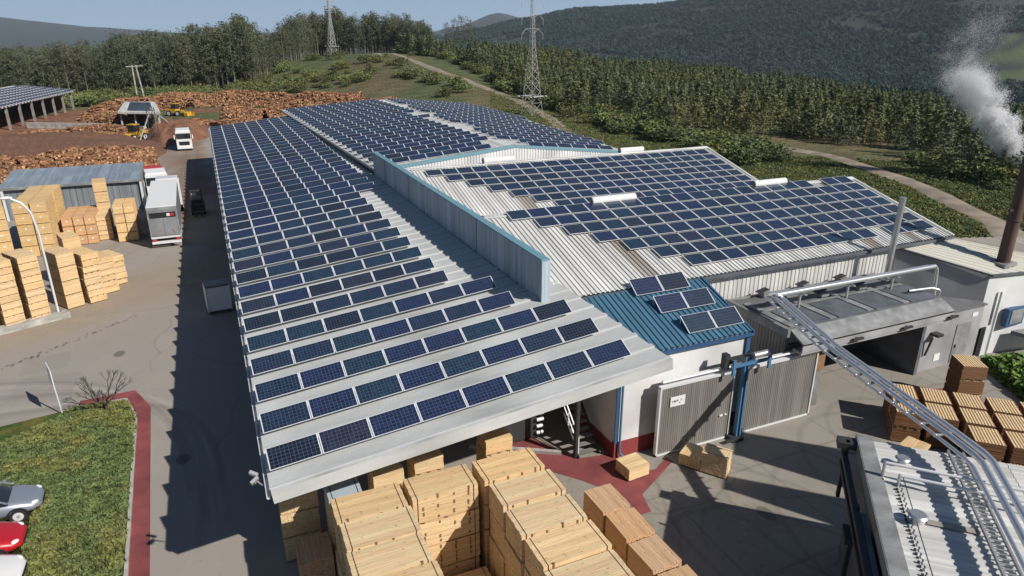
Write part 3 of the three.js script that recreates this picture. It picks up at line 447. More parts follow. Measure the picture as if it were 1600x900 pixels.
// ---------- steam pipes ----------
{
  const t = thing('steam_pipe', 'pair of silver insulated pipes running across the kiln roof and over the court', 'pipe');
  const off = (p, o) => p.map((v) => v.clone().add(o));
  const main = [V(25.7, 5.95, -24.8), V(23.3, 5.95, -18.8), V(21.5, 5.95, -12.4), V(20.9, 6.0, -10.7), V(17.9, 6.0, -7.4), V(14.0, 6.0, -3.4)];
  for (const o of [V(0, 0, 0), V(0.3, 0.05, 0.1), V(-0.28, -0.12, -0.1)]) obj('pipe_run', path(off(main, o), o.y < 0 ? 0.06 : 0.1, 10), M.pipe, t);
  for (let i = 0; i <= 18; i++) { const k = i / 18, a = k < 0.5 ? main[0].clone().lerp(main[1], k * 2) : main[1].clone().lerp(main[2], k * 2 - 1); obj('clamp', beam(a.clone().add(V(-0.4, -0.1, -0.02)), a.clone().add(V(0.45, -0.06, 0.1)), 0.05, 0.1), M.galv, t); }
  const east = [V(25.5, 6.0, -24.7), V(37.3, 6.0, -24.6)];
  for (const o of [V(0, 0, 0), V(0.1, 0.12, 0.32)]) obj('pipe_run', tube(east[0].clone().add(o), east[1].clone().add(o), 0.13, 0.13, 12), M.pipe, t);
  obj('elbow', path([V(37.2, 6.0, -24.6), V(37.9, 6.0, -24.6), V(38.2, 5.7, -24.6), V(38.2, 3.6, -24.4)], 0.1), M.pipe, t);
  obj('elbow', path([V(34.6, 5.25, -23.6), V(36.2, 5.25, -23.4), V(36.7, 5.1, -23.2), V(36.7, 3.6, -23.4)], 0.08), M.pipe, t);
  for (const x of [27.5, 31, 34.5]) obj('pipe_stand', [bx(x - 0.05, x + 0.05, 5.0, 5.9, -24.65, -24.55), bx(x - 0.08, x + 0.08, 5.84, 5.9, -24.9, -24.2)], M.galv, t);
}
// ---------- turned kiln in the lower right ----------
{
  const ang = Math.atan2(-0.68, 0.73);   // local x = along the north edge, local z = along the west edge
  const t = thing('corner_kiln', 'kiln with pale ribbed roof and dark door gear set at an angle to the court', 'building', [20.0, 0, -14.35], 0);
  const e2 = V(0.73, 0, 0.68), e1 = V(-0.68, 0, 0.73).normalize(); t.matrixAutoUpdate = true; t.rotation.y = Math.atan2(-e2.z, e2.x); void ang; void e1;
  obj('wall', [bx(0.1, 13, 0, 4.85, 0.1, 0.3), bx(0.1, 0.3, 0, 4.85, 0.3, 16)], M.kilnPatch, t);
  for (let i = 0; i < 3; i++) obj('roof_sheet', corrugated(V(0.25 + i * 4.3, 4.97, 0.15), V(0, 0, 16), V(4.28, 0, 0), 0.26, 0.03), i === 1 ? M.whiteSheet : M.whiteSheet, t);
  obj('edge_flashing', bx(-0.05, 0.45, 5.03, 5.06, -0.02, 16), M.kilnStrip, t); obj('edge_fascia', bx(-0.08, -0.02, 4.6, 5.05, -0.02, 16), M.kilnStrip, t);
  obj('under_roof', bx(0.12, 13, 4.86, 4.94, 0.12, 16), M.kilnPatch, t);
  obj('door_gear', [bx(-0.42, -0.3, 2.6, 4.95, 0.3, 0.5), bx(-0.42, -0.3, 0.1, 4.6, 3.6, 3.8), bx(-0.5, -0.32, 4.3, 4.5, 0.2, 16), bx(-0.5, -0.32, 3.9, 4.05, 0.2, 16), bx(-0.7, -0.1, 4.7, 4.95, 0.1, 0.6), bx(-0.62, -0.1, 3.4, 3.6, 3.4, 4.2)], M.steelDark, t);
  obj('door_leaf', bx(-0.3, -0.14, 0.1, 4.5, 3.9, 8.2), M.kilnPatch, t);
  const cap = (x, z, r) => { const c = obj('vent_cap', [new THREE.CylinderGeometry(r * 0.55, r * 0.6, 0.26, 18).translate(x, 5.12, z)], M.galv, t); obj('vent_lid', new THREE.CylinderGeometry(r * 0.8, r, 0.05, 22).translate(x, 5.3, z), M.galv, c); };
  cap(1.15, 1.5, 0.24); cap(1.05, 4.6, 0.28); cap(0.95, 7.7, 0.28);
  obj('vent_pipe', [tube(V(0.42, 5.0, 2.5), V(0.42, 5.65, 2.5), 0.05), tube(V(0.85, 5.0, 2.75), V(0.85, 5.4, 2.75), 0.05)], M.galv, t);
  for (const x of [2.75, 3.2]) obj('cable_tray', [bx(x, x + 0.06, 5.06, 5.16, 0.2, 15.5)], M.galv, t);
  const rg = []; for (let z = 0.4; z < 15; z += 0.2) rg.push(bx(2.84, 3.2, 5.08, 5.1, z, z + 0.05)); obj('tray_rungs', rg, M.galv, t);
  const lad = []; for (let z = 2.8; z < 15; z += 0.17) lad.push(bx(0.76, 0.82, 4.98, 5.04, z, z + 0.07)); obj('bolt_row', lad, M.steelDark, t);
  obj('cable', tube(V(1.05, 5.08, 2.4), V(0.95, 5.08, 14), 0.015, 0.015, 6), M.steelDark, t);
  for (const z of [0.4, 1.05]) obj('cross_pipe', [tube(V(z < 0.5 ? 0.42 : 0.85, z < 0.5 ? 5.6 : 5.36, z < 0.5 ? 2.5 : 2.75), V(11, 5.75, z + 3.0), 0.05, 0.05)], M.alu, t);
  obj('stain_sheet', bx(1.35, 2.7, 5.026, 5.03, 4.35, 4.6), M.brownSheet, t);
}
// two unseen towers added outside the view, shaped to cast the court shadows
for (const [x, z, y0, w, l, label] of [[29.98, -10.59, 0, 2.08, 6, 'tall grey unseen tower behind the corner kiln, added for its shadow'], [27.0, -7.86, 5.06, 0.95, 5, 'slim grey unseen tower on the corner kiln roof, added for its shadow']]) {
  const t = thing('unseen_tower', label, 'tower', [x, y0, z]); t.rotation.y = Math.atan2(-0.68, 0.73);
  obj('casing', [corrugated(V(0, 0, 0), V(l, 0, 0), V(0, 11 - y0, 0), 0.3, 0.03), bx(0, l, 0, 11 - y0, 0.05, w)], M.kilnWall, t); obj('roof', bx(-0.05, l + 0.05, 11 - y0, 11.08 - y0, -0.05, w + 0.05), M.kilnStrip, t);
}
// ---------- staircase and machine under the roof edge ----------
{
  const t = thing('staircase', 'steel stairs with handrail climbing beside the white annex wall under the roof', 'stairs', [14.3, 0, -23.6]);
  for (let i = 0; i < 14; i++) obj('tread', bx(-0.5, 0.55, 0.16 + i * 0.24, 0.2 + i * 0.24, -i * 0.27, -i * 0.27 - 0.26), M.concrete, t);
  for (const x of [-0.53, 0.58]) { obj('stringer', beam(V(x, 0.05, 0.1), V(x, 3.5, -3.8), 0.05, 0.22), M.steelDark, t); }
  obj('handrail', [beam(V(-0.53, 1.1, 0), V(-0.53, 4.4, -3.7), 0.05), beam(V(-0.53, 0.65, 0), V(-0.53, 3.9, -3.7), 0.04), ...[0, 1, 2, 3].map((i) => beam(V(-0.53, 0.1 + i * 0.95, -i * 1.05), V(-0.53, 1.1 + i * 0.95, -i * 1.05), 0.05))], M.alu, t);
  const m = thing('sorting_machine', 'dark machine frame standing in shadow under the slab roof', 'machine', [11.8, 0, -25.9]);
  obj('frame', [bx(-1, 1, 0.1, 1.6, -1.6, 0), bx(-1, -0.9, 0, 2.6, -0.1, 0), bx(0.9, 1, 0, 2.6, -0.1, 0), bx(-1, 1, 2.5, 2.6, -0.1, 0)], M.steelDark, m);
  for (let i = 0; i < 4; i++) obj('roller', tube(V(0.85, 0.4 + i * 0.36, 0.12), V(1.2, 0.4 + i * 0.36, 0.12), 0.09, 0.09, 12), M.alu, m);
  obj('kerb_edge', [beam(V(-2.4, 0.08, -0.6), V(1.4, 0.08, 1.7), 0.2, 0.16)], M.kerb, m);
}

// ---------- solar panels ----------
const panelParts = (w, h, legs) => ({
  frame: merge([bx(0, w, 0, 0.035, -0.014, 0), bx(0, w, 0, 0.035, -h, -h + 0.012), bx(0, 0.035, 0, 0.035, -h + 0.012, -0.014), bx(w - 0.035, w, 0, 0.035, -h + 0.012, -0.014), bx(0.035, w - 0.035, 0.004, 0.02, -h + 0.012, -0.014), ...(legs ? [0.06, w - 0.1].map((x) => beam(V(x, 0, -h + 0.06), V(x, -0.4, -h + 0.26), 0.04)) : [])]),
  glass: (() => { const g = new THREE.PlaneGeometry(w - 0.072, h - 0.028).rotateX(-Math.PI / 2).translate(w / 2, 0.028, -h / 2); return clean(g); })(),
});
const P1 = panelParts(1.66, 0.8, true), P2 = panelParts(1.265, 1.0, false), P3 = panelParts(1.62, 0.98, true);
const stuffFrame = [], stuffGlass = [[], [], [], [], []];
function panelMatrix(pos, rz, rx, ry = 0) { return new THREE.Matrix4().compose(pos, new THREE.Quaternion().setFromEuler(new THREE.Euler(0, ry, rz, 'YZX')).multiply(new THREE.Quaternion().setFromEuler(new THREE.Euler(rx, 0, 0))), V(1, 1, 1)); }
const rp = rng(303);
function panel(P, m4, own, label, group) {
  const tone = [0, 0, 0, 1, 1, 3, 3, 2, 4][Math.floor(rp() * 9)];
  if (!own) { stuffFrame.push(P.frame.clone().applyMatrix4(m4)); stuffGlass[tone].push(P.glass.clone().applyMatrix4(m4)); return; }
  const g = thing('solar_panel', label, 'solar panel', [0, 0, 0], 0, group); m4.decompose(g.position, g.quaternion, g.scale);
  obj('frame', P.frame, M.alu, g); obj('glass', P.glass, M.pv[tone], g);
}
for (let k = 0; k < 40; k++) {
  const z = -19.68 - 2.362 * k, n = k < 3 ? 8 : k < 5 ? 7 : k < 15 ? 6 : 7;
  for (let i = 0; i < n; i++) { const x = 0.3 + 1.674 * i; panel(P1, panelMatrix(V(x, rh(x) + 0.06, z), SL, 0.5), k < 13, `tilted solar panel on the grey slab roof, ${['front', 'second', 'third', 'fourth', 'fifth', 'sixth', 'seventh', 'eighth', 'ninth', 'tenth', 'eleventh', 'twelfth', 'thirteenth'][k]} row from the front edge`, 'solar panels on the slab roof'); }
}
const ord = ['top', 'second', 'third', 'fourth', 'fifth', 'sixth', 'lowest'];
for (let i = 0; i < 7; i++) {
  const z = -34.35 + 1.09 * i, x0 = 15.1 + 1.29 * i, n = Math.floor((42.45 - x0) / 1.283);
  for (let k = 0; k < n; k++) { const x = x0 + 1.283 * k; if ((i === 0 && k === n - 3) || (i === 6 && k === n - 4)) continue; panel(P2, panelMatrix(V(x, slopeY(z, ZB) + 0.16, z), 0, Math.atan(SS)), true, `solar panel on the white hall slope above the yard wall, ${ord[i]} row`, 'solar panels on the lower white slope'); }
}
for (let i = 0; i < 7; i++) {
  const z = -49.95 + 1.09 * i, x0 = 14.95 + 1.33 * i, n = Math.floor((42.75 - x0) / 1.283);
  for (let k = 0; k < n; k++) { const x = x0 + 1.283 * k; panel(P2, panelMatrix(V(x, slopeY(z, ZA) + 0.16, z), 0, Math.atan(SS)), i < 4, `solar panel on the white slope in front of the gable wall, ${ord[i]} row`, 'solar panels on the upper white slope'); }
}
for (const [r, z, x] of [['lowest', -23.35, 19.3], ['middle', -24.92, 18.8], ['upper', -26.35, 18.3]]) for (let i = 0; i < 2; i++) { const y = 5.22 + 0.333 * (-22.8 - z) + 0.12; panel(P3, panelMatrix(V(x + i * 1.65, y, z + 0.08), 0, 0.62), true, `${i ? 'east' : 'west'} solar panel of the ${r} pair on the blue ribbed roof`, 'solar panels on the blue roof'); }
for (let k = 0; k < 25; k++) {                          // far hall, both slopes
  const z = -62.3 - 2.33 * k, w0 = FH.w(z) + 0.35, r = FH.r(z), e = FH.e(z) - 0.3, gap = [0, 1, 6, 7, 8, 13, 14, 19, 20].includes(k) ? 1.7 : 0;
  const sw = Math.atan((FH.yr - FH.yw) / (FH.r(z) - FH.w(z))), se = Math.atan((FH.ye - FH.yr) / (FH.e(z) - FH.r(z)));
  for (let x = w0; x + 1.6 < r - 0.2 - (gap ? 0.5 : 0); x += 1.66) panel(P1, panelMatrix(V(x, FH.y(x, z) + 0.08, z), sw, 0.42), false);
  for (let x = r + 0.3 + gap; x + 1.6 < e; x += 1.66) panel(P1, panelMatrix(V(x, FH.y(x, z) + 0.08, z), se, 0.42), false);
}
// ---------- sheds of the log yard (their panels join the far panels) ----------
{
  const t = thing('open_shed', 'open timber shed with pale posts and solar roof at the log yard edge', 'building');
  const a = V(-32.3, 5.0, -225), b = V(-38.9, 5.0, -176), d = b.clone().sub(a), n = V(d.z, 0, -d.x).normalize(); if (n.x > 0) n.negate();
  const w = 14, e = b.clone().addScaledVector(d, 0.25), up = 1.6;
  const A2 = a.clone().addScaledVector(n, w).setY(5 + up), E2 = e.clone().addScaledVector(n, w).setY(5 + up);
  obj('roof', slabOn([a, e, E2, A2], 0.3), M.whiteSheet, t);
  obj('back_wall', slabOn([A2, E2, E2.clone().addScaledVector(n, -0.3), A2.clone().addScaledVector(n, -0.3)].map((p) => p.clone().setY(6.2)), 6.2), M.trunk, t);
  for (let i = 0; i < 9; i++) { const p = a.clone().lerp(e, 0.02 + i * 0.12).addScaledVector(n, 0.4); obj('post', bx(p.x - 0.25, p.x + 0.25, 0, 4.8, p.z - 0.25, p.z + 0.25), M.concrete, t); }
  obj('end_wall', slabOn([a.clone().addScaledVector(n, 3), a.clone().addScaledVector(n, 13.5), a.clone().addScaledVector(n, 13.5).add(V(0, 0, 0.4)), a.clone().addScaledVector(n, 3).add(V(0, 0, 0.4))].map((p) => p.clone().setY(3.8)).reverse(), 3.8), M.bark, t);
  const yaw = Math.atan2(d.x, d.z), L = a.distanceTo(e); const c = Math.floor(L / 1.9);
  for (let j = 0; j < 7; j++) for (let i = 0; i < c; i++) { const p = a.clone().addScaledVector(d.clone().normalize(), 0.8 + i * 1.9).addScaledVector(n, 1.0 + j * 1.85); p.y = 5.06 + up * (1.0 + j * 1.85) / w; panel(P1, panelMatrix(p, 0, 0.3, yaw), false); }
  const h = thing('small_hut', 'small open hut with white roof and three dark solar panels among the logs', 'building');
  obj('roof', slabOn([V(-16.6, 4.2, -165), V(-8.4, 4.2, -160.5), V(-10.3, 4.7, -182), V(-16.8, 4.7, -185)], 0.35), M.whiteSheet, h);
  obj('solar_sheet', slabOn([V(-14.9, 4.33, -166.5), V(-9.9, 4.33, -163.5), V(-11.2, 4.76, -180), V(-15.5, 4.76, -183)], 0.06), M.pv[4], h);
  for (const [x, z] of [[-16.2, -166], [-13.5, -164.5], [-8.9, -161.5], [-10.6, -180], [-16.3, -183]]) obj('post', bx(x - 0.15, x + 0.15, 0, 4.1, z - 0.15, z + 0.15), M.lattice, h);
  obj('back_wall', bx(-16.4, -10.6, 0, 3.9, -181.4, -181.1), M.trunk, h); obj('machine', bx(-14.6, -10.5, 0.1, 2.2, -170, -167), M.steelDark, h);
}
{
  const g = new THREE.Group(); g.name = 'distant_solar_panels'; scene.add(g); tag(g, 'dense rows of solar panels covering the far hall and the far end of the slab roof', 'solar panels', null, 'stuff');
  const f = obj('frames', stuffFrame, M.alu, g); f.userData.kind = 'stuff';
  stuffGlass.forEach((l, i) => { if (l.length) obj('glass', l, M.pv[i], g).userData.kind = 'stuff'; });
}

// ---------- timber packs ----------
// boards run along local x; length L, height h, depth D
function packGeo(seed, L, h, D, bw, bt, jx, colour) {
  const r = rng(seed), g = [], nl = Math.max(1, Math.round(h / bt)), nb = Math.max(1, Math.round(D / bw)), t = h / nl, w = D / nb;
  for (let k = 0; k < nl; k++) for (let i = 0; i < nb; i++) {
    if (k > 0 && k < nl - 1 && i > 0 && i < nb - 1 && false) continue;
    const j = (r() - 0.5) * jx, c = 0.86 + 0.22 * r(), warm = 1 + 0.1 * (r() - 0.5), y0 = k * t, z0 = -D / 2 + i * w, dz = (i === 0 || i === nb - 1) ? (r() - 0.5) * 0.012 : 0;
    const b = bx(-L / 2 + j, L / 2 + j, y0 + 0.001, y0 + t - 0.0035, z0 + 0.003 + dz, z0 + w - 0.003 + dz);
    const u = b.attributes.uv, ou = r() * 3, ov = r() * 3; for (let q = 0; q < u.count; q++) u.setXY(q, u.getX(q) + ou, u.getY(q) + ov);
    g.push(tint(b, c * colour[0], c * colour[1] * warm, c * colour[2] * warm));
  }
  return merge(g);
}
const packKinds = {};
function kind(id, L, h, D, bw, bt, jx, material, colour, opts = {}) { packKinds[id] = { L, h, D, material, opts, geos: [1, 2, 3].map((s) => packGeo(s * 31 + id.length * 7 + L * 10, L, h, D, bw, bt, jx, colour)), n: 0 }; }
kind('long', 2.3, 0.98, 1.26, 0.14, 0.048, 0.018, M.woodA, [1, 1, 1], { strap: true, gapShade: true });
kind('slim', 1.12, 0.98, 1.36, 0.125, 0.048, 0.02, M.woodA, [1, 1, 0.98], { strap: true });
kind('pallet', 1.36, 0.84, 1.14, 0.1, 0.045, 0.03, M.woodB, [1, 0.97, 0.95], { strap: false });
kind('court', 1.2, 0.74, 1.42, 0.09, 0.05, 0.03, M.woodC, [1.05, 1, 1], { top: true });
kind('yard', 1.2, 0.92, 4.1, 0.16, 0.055, 0.03, M.woodA, [0.9, 0.86, 0.74], { dot: true });
kind('thin', 1.18, 0.43, 2.4, 0.13, 0.06, 0.02, M.woodA, [1, 0.98, 0.95]);
kind('block', 1.16, 0.98, 2.2, 0.15, 0.06, 0.02, M.woodA, [0.98, 0.93, 0.88]);
kind('cube', 0.84, 0.84, 1.5, 0.12, 0.055, 0.02, M.woodB, [1.05, 0.98, 0.86], { dot: true });
kind('low', 1.12, 0.56, 1.0, 0.14, 0.11, 0.03, M.woodA, [1, 1, 0.98]);
const tones = new Map();                                 // each pack's timber differs a little in tone
function woodTone(m) { if (!tones.has(m)) tones.set(m, [[1, 1, 1], [1.06, 1.04, 1.0], [0.93, 0.91, 0.88], [1.03, 0.98, 0.9], [0.97, 0.98, 1.02]].map((k) => { const c = m.clone(); c.color.setRGB(m.color.r * k[0], m.color.g * k[1], m.color.b * k[2]); return c; })); return tones.get(m)[Math.floor(R0() * 5)]; }
function pack(id, x, y, z, turn, label, group, mat2) {
  const K = packKinds[id], t = thing('timber_pack', label, 'timber pack', [x, y, z], turn + 0.012 * (R0() - 0.5), group);
  const b = obj('boards', K.geos[K.n++ % 3], woodTone(mat2 || K.material), t); b.position.y = 0.07; b.userData.kind = 'stuff';
  for (const k of [-0.36, 0, 0.36]) obj('bearer', bx(K.L * k - 0.05, K.L * k + 0.05, 0, 0.07, -K.D / 2, K.D / 2), M.bearer, t);
  const H = K.h + 0.07;
  if (K.opts.strap) for (const s of [-1, 1]) { const xx = s * (K.L / 2 - 0.16); obj('strap', [bx(xx - 0.012, xx + 0.012, H - 0.002, H + 0.004, -K.D / 2 - 0.012, K.D / 2 + 0.012), bx(xx - 0.012, xx + 0.012, 0.07, H, K.D / 2 + 0.008, K.D / 2 + 0.013)], M.steelDark, t); }
  if (K.opts.gapShade) { const g = []; for (const xx of [-0.35, -0.12, 0.12, 0.35]) for (let k = 0; k < 5; k++) if (R0() < 0.75) { const y0 = 0.1 + k * 0.19 + 0.05 * R0(), q = xx * K.L + 0.03 * (R0() - 0.5); g.push(bx(q - 0.028, q + 0.028, y0, y0 + 0.08 + 0.12 * R0(), K.D / 2 - 0.02, K.D / 2 + 0.016)); } if (g.length) obj('sticker_gap_shade', g, M.bearer, t); }  // dark boxes on the face stand in for shaded gaps at the stickers
  if (K.opts.top) { const g = []; for (let i = 0; i < 9; i++) { const xx = -K.L / 2 + 0.02 + i * (K.L - 0.04) / 9; g.push(tint(bx(xx, xx + (K.L - 0.04) / 9 - 0.045, H, H + 0.022, -K.D / 2, K.D / 2), 0.95 + 0.1 * R0())); } obj('top_boards', g, M.woodA, t); }
  if (K.opts.dot) obj('label_card', bx(-0.07, 0.07, H * 0.55, H * 0.7, K.D / 2 + 0.012, K.D / 2 + 0.018), M.white, t);
  return t;
}
const nth = ['bottom', 'second', 'third', 'fourth', 'fifth', 'sixth', 'seventh', 'eighth', 'ninth', 'tenth'];
function stack(id, n, x, z, turn, where, group, step, jit = 0.02, mats) {
  for (let k = 0; k < n; k++) pack(id, x + (R0() - 0.5) * jit, k * step, z + (R0() - 0.5) * jit, turn, `${n > 1 ? (k === n - 1 ? 'top' : nth[k]) : 'single'} pack of the ${where}`, group, mats);
}
{
  const g = 'timber packs in front of the slab roof', P = 1.05;
  // three columns of long packs
  const cols = [[3.17, 'western long-board file', [[-18.85, 4], [-17.5, 4], [-16.1, 4], [-14.75, 4], [-13.35, 4]]], [5.65, 'middle long-board file', [[-18.95, 4], [-17.2, 1], [-15.8, 1], [-14.4, 1]]], [8.2, 'eastern long-board file', [[-18.95, 4], [-17.45, 4], [-15.95, 4], [-14.5, 4], [-13.1, 4], [-11.7, 4]]]];
  const pos = ['under the roof edge', 'second from the roof edge', 'third from the roof edge', 'fourth from the roof edge', 'fifth from the roof edge', 'sixth from the roof edge'];
  for (const [x, nm, l] of cols) l.forEach(([z, n], i) => stack('long', n, x + (i % 2) * 0.05, z, 0, `${nm}, stack ${pos[i]}`, g, P, 0.05));
  ['next to the steel column', 'second of the row', 'third of the row', 'fourth of the row', 'fifth of the row'].forEach((w, i) => stack('pallet', 3, 11.55 + [0, 0.04, -0.03, 0.05, 0][i], -17.6 + i * 1.54, Math.PI / 2 + [0.02, -0.02, 0.03, 0, 0.02][i], `reddish square stack ${w} beside the long packs`, g, 0.87, 0.04));
  [[2.6, -21.0, 'blue-wrapped slim stack inside the shed mouth', 4], [4.25, -21.2, 'slim stack inside the shed mouth beside the wrapped one', 3], [5.85, -21.5, 'slim stack in the middle of the shed mouth', 3], [8.75, -21.6, 'slim stack nearest the red walkway in the shed mouth', 3]].forEach(([x, z, w], i) => stack('slim', 3, x, z, 0, w, 'timber packs in the shed mouth', P, 0.02));
  const wr = thing('wrapped_pack', 'timber pack in pale blue plastic wrap on the slim stack near the corner column', 'timber pack', [2.62, 3.15, -21.0]);
  obj('wrapping', [bx(-0.58, 0.58, 0, 0.42, -0.7, 0.7)], M.wrap, wr); obj('strap', [bx(-0.46, -0.43, 0.42, 0.425, -0.71, 0.71), bx(0.43, 0.46, 0.42, 0.425, -0.71, 0.71)], M.steelDark, wr);
  for (const [x, z, w] of [[4.25, -21.2, 'beside the wrapped one'], [5.85, -21.5, 'in the middle of the shed mouth'], [8.75, -21.6, 'nearest the red walkway']]) pack('low', x, 3.15, z, 0, `thin timber pack lying on the slim stack ${w}`, 'thin packs on the slim stacks');
  stack('slim', 4, 1.15, -22.6, Math.PI / 2, 'stack under the roof corner in shade', g, P); stack('pallet', 2, 1.35, -20.3, Math.PI / 2, 'low stack just outside the roof corner', g, 0.87);
  // two small packs in the court
  pack('low', 15.45, 0, -21.6, 0.08, 'low pale timber pack lying on the red walkway by the annex', 'loose packs in the court');
  const bunk = pack('slim', 19.0, 0, -20.2, 0.62, 'upright pale timber pack standing alone before the sliding doors', 'loose packs in the court'); bunk.scale.set(0.8, 1.0, 0.85);
  pack('low', 18.5, 0, -21.15, 0.55, 'weathered pallet-like pack tucked behind the upright pale pack', 'loose packs in the court');
  // court packs on the right, turned
  const turn = -0.76, ux = 0.725, uz = 0.69, vx = -0.7, vz = 0.71, gc = 'brown timber packs by the grass';
  const at = (i, j) => [31.6 + ux * 1.46 * i + vx * 1.68 * j, -19.0 + uz * 1.46 * i + vz * 1.68 * j];
  const rows = ['in the row facing the kiln doorway', 'in the middle court row', 'in the row beside the corner kiln'], cols2 = ['western end', 'second place', 'third place', 'fourth place', 'fifth place', 'eastern end'];
  for (let j = 0; j < 3; j++) for (let i = -1; i < 5; i++) { const [x, z] = at(i, j); if (j === 2 && i < 1) continue; stack('court', 2, x, z, turn, `brown stack ${rows[j]}, ${cols2[i + 1]}`, gc, 0.835, 0.05); }
  stack('court', 3, 35.2, -19.85, turn + 0.2, 'tall brown stack by the grass next to the grey kiln wall', gc, 0.835);
  pack('low', 28.3, 0, -17.4, 0.3, 'yellowish board pack leaning at the foot of the brown stacks', gc);
}
{
  const g = 'timber packs across the yard', a = 0.55;
  stack('thin', 10, -12.95, -53.95, a, 'ten-layer pale stack next to the lamp post', g, 0.475); stack('thin', 10, -14.3, -53.2, a, 'ten-layer pale stack second from the lamp post', g, 0.475); stack('thin', 9, -15.65, -52.4, a, 'nine-layer pale stack third from the lamp post', g, 0.475);
  stack('block', 4, -11.15, -56.0, a, 'plain four-block stack beside the lamp post', g, 1.05); stack('thin', 8, -9.85, -56.7, a, 'ragged stack next to the plain four-block stack', g, 0.47, 0.12); stack('thin', 6, -9.2, -58.6, a, 'lower ragged stack toward the open yard', g, 0.47, 0.12); stack('thin', 5, -8.7, -60.3, a, 'lowest ragged stack toward the open yard', g, 0.47, 0.12);
  stack('block', 4, -11.1, -60.4, a * 0.6, 'stack behind the ragged stacks', g, 1.05);
  for (const [x, w] of [[-16.05, 'west'], [-14.75, 'east']]) for (const [z, d] of [[-72.8, 'front'], [-77.0, 'rear']]) stack('yard', 5, x, z, 0.02, `tall ${w} twin stack with label cards, ${d} half`, g, 0.99);
  for (const [x, w] of [[-19.3, 'outer'], [-17.95, 'inner']]) for (const [z, d] of [[-66.5, 'front'], [-71, 'rear']]) stack('yard', 5, x, z, 0.25, `${w} orange-brown stack west of the twin stacks, ${d} half`, g, 0.99);
  for (const [x, w, n] of [[-13.35, 'west', 3], [-12.4, 'middle', 3], [-11.5, 'east', 3]]) for (const [z, d] of [[-74.2, 'front'], [-75.9, 'middle'], [-77.6, 'rear']]) stack('cube', n, x, z, 0.03, `reddish cube stack by the grey shed, ${w} file, ${d}`, g, 0.91);
  stack('block', 5, -10.7, -78.2, 0.12, 'narrow tall stack against the grey shed', g, 1.05); stack('thin', 5, -10.6, -75.6, 0.12, 'short stack before the narrow tall one', g, 0.47);
  for (const [x, w] of [[-8.9, 'west'], [-8.0, 'east']]) for (const [z, d] of [[-73.7, 'front'], [-75.3, 'rear']]) stack('cube', 4, x, z, 0.02, `yellow cube stack beside the trailer, ${w} file, ${d}`, g, 0.91, 0.02, M.woodA);
  tag(obj('concrete_barrier', [beam(V(-15.5, 0.2, -51.3), V(-10.85, 0.2, -53.5), 0.75, 0.4)], M.kerb), 'long white concrete barrier edging the timber stacks at the lamp post', 'barrier');
}
// ---------- grey shed across the yard ----------
{
  const t = thing('grey_shed', 'low grey metal shed with sheeted roof behind the timber stacks', 'building');
  for (let i = 0; i < 12; i++) { const x = -21.2 + i * 1.12, m = M.shedRoof.clone(); m.color = ((k) => S(0.26 + k, 0.325 + k, 0.385 + k))(0.08 * R0()); obj('roof_sheet', slabOn([V(x, 3.62, -86.9), V(x + 1.09, 3.62, -86.9), V(x + 1.09, 4.25, -94.8), V(x, 4.25, -94.8)].reverse(), 0.08), m, t); }
  obj('eave_rail', bx(-21.2, -7.75, 3.3, 3.56, -87.0, -86.85), M.kilnStrip, t);
  for (const x of [-21.1, -16.6, -12.4, -7.95]) obj('post', bx(x, x + 0.22, 0, 3.3, -87.1, -86.9), M.alu, t);
  for (let i = 0; i < 22; i++) { const x = -20.9 + i * 0.6; obj('wall_sheet', bx(x, x + 0.57, 0.05, 3.2, -87.4, -87.3 + 0.03 * R0()), M.shedWall, t); }
  obj('end_wall', bx(-7.95, -7.78, 0, 3.5, -87.2, -94.6), M.kilnStrip, t); obj('back_wall', bx(-21, -7.9, 0, 4.0, -94.6, -94.4), M.shedWall, t);
}
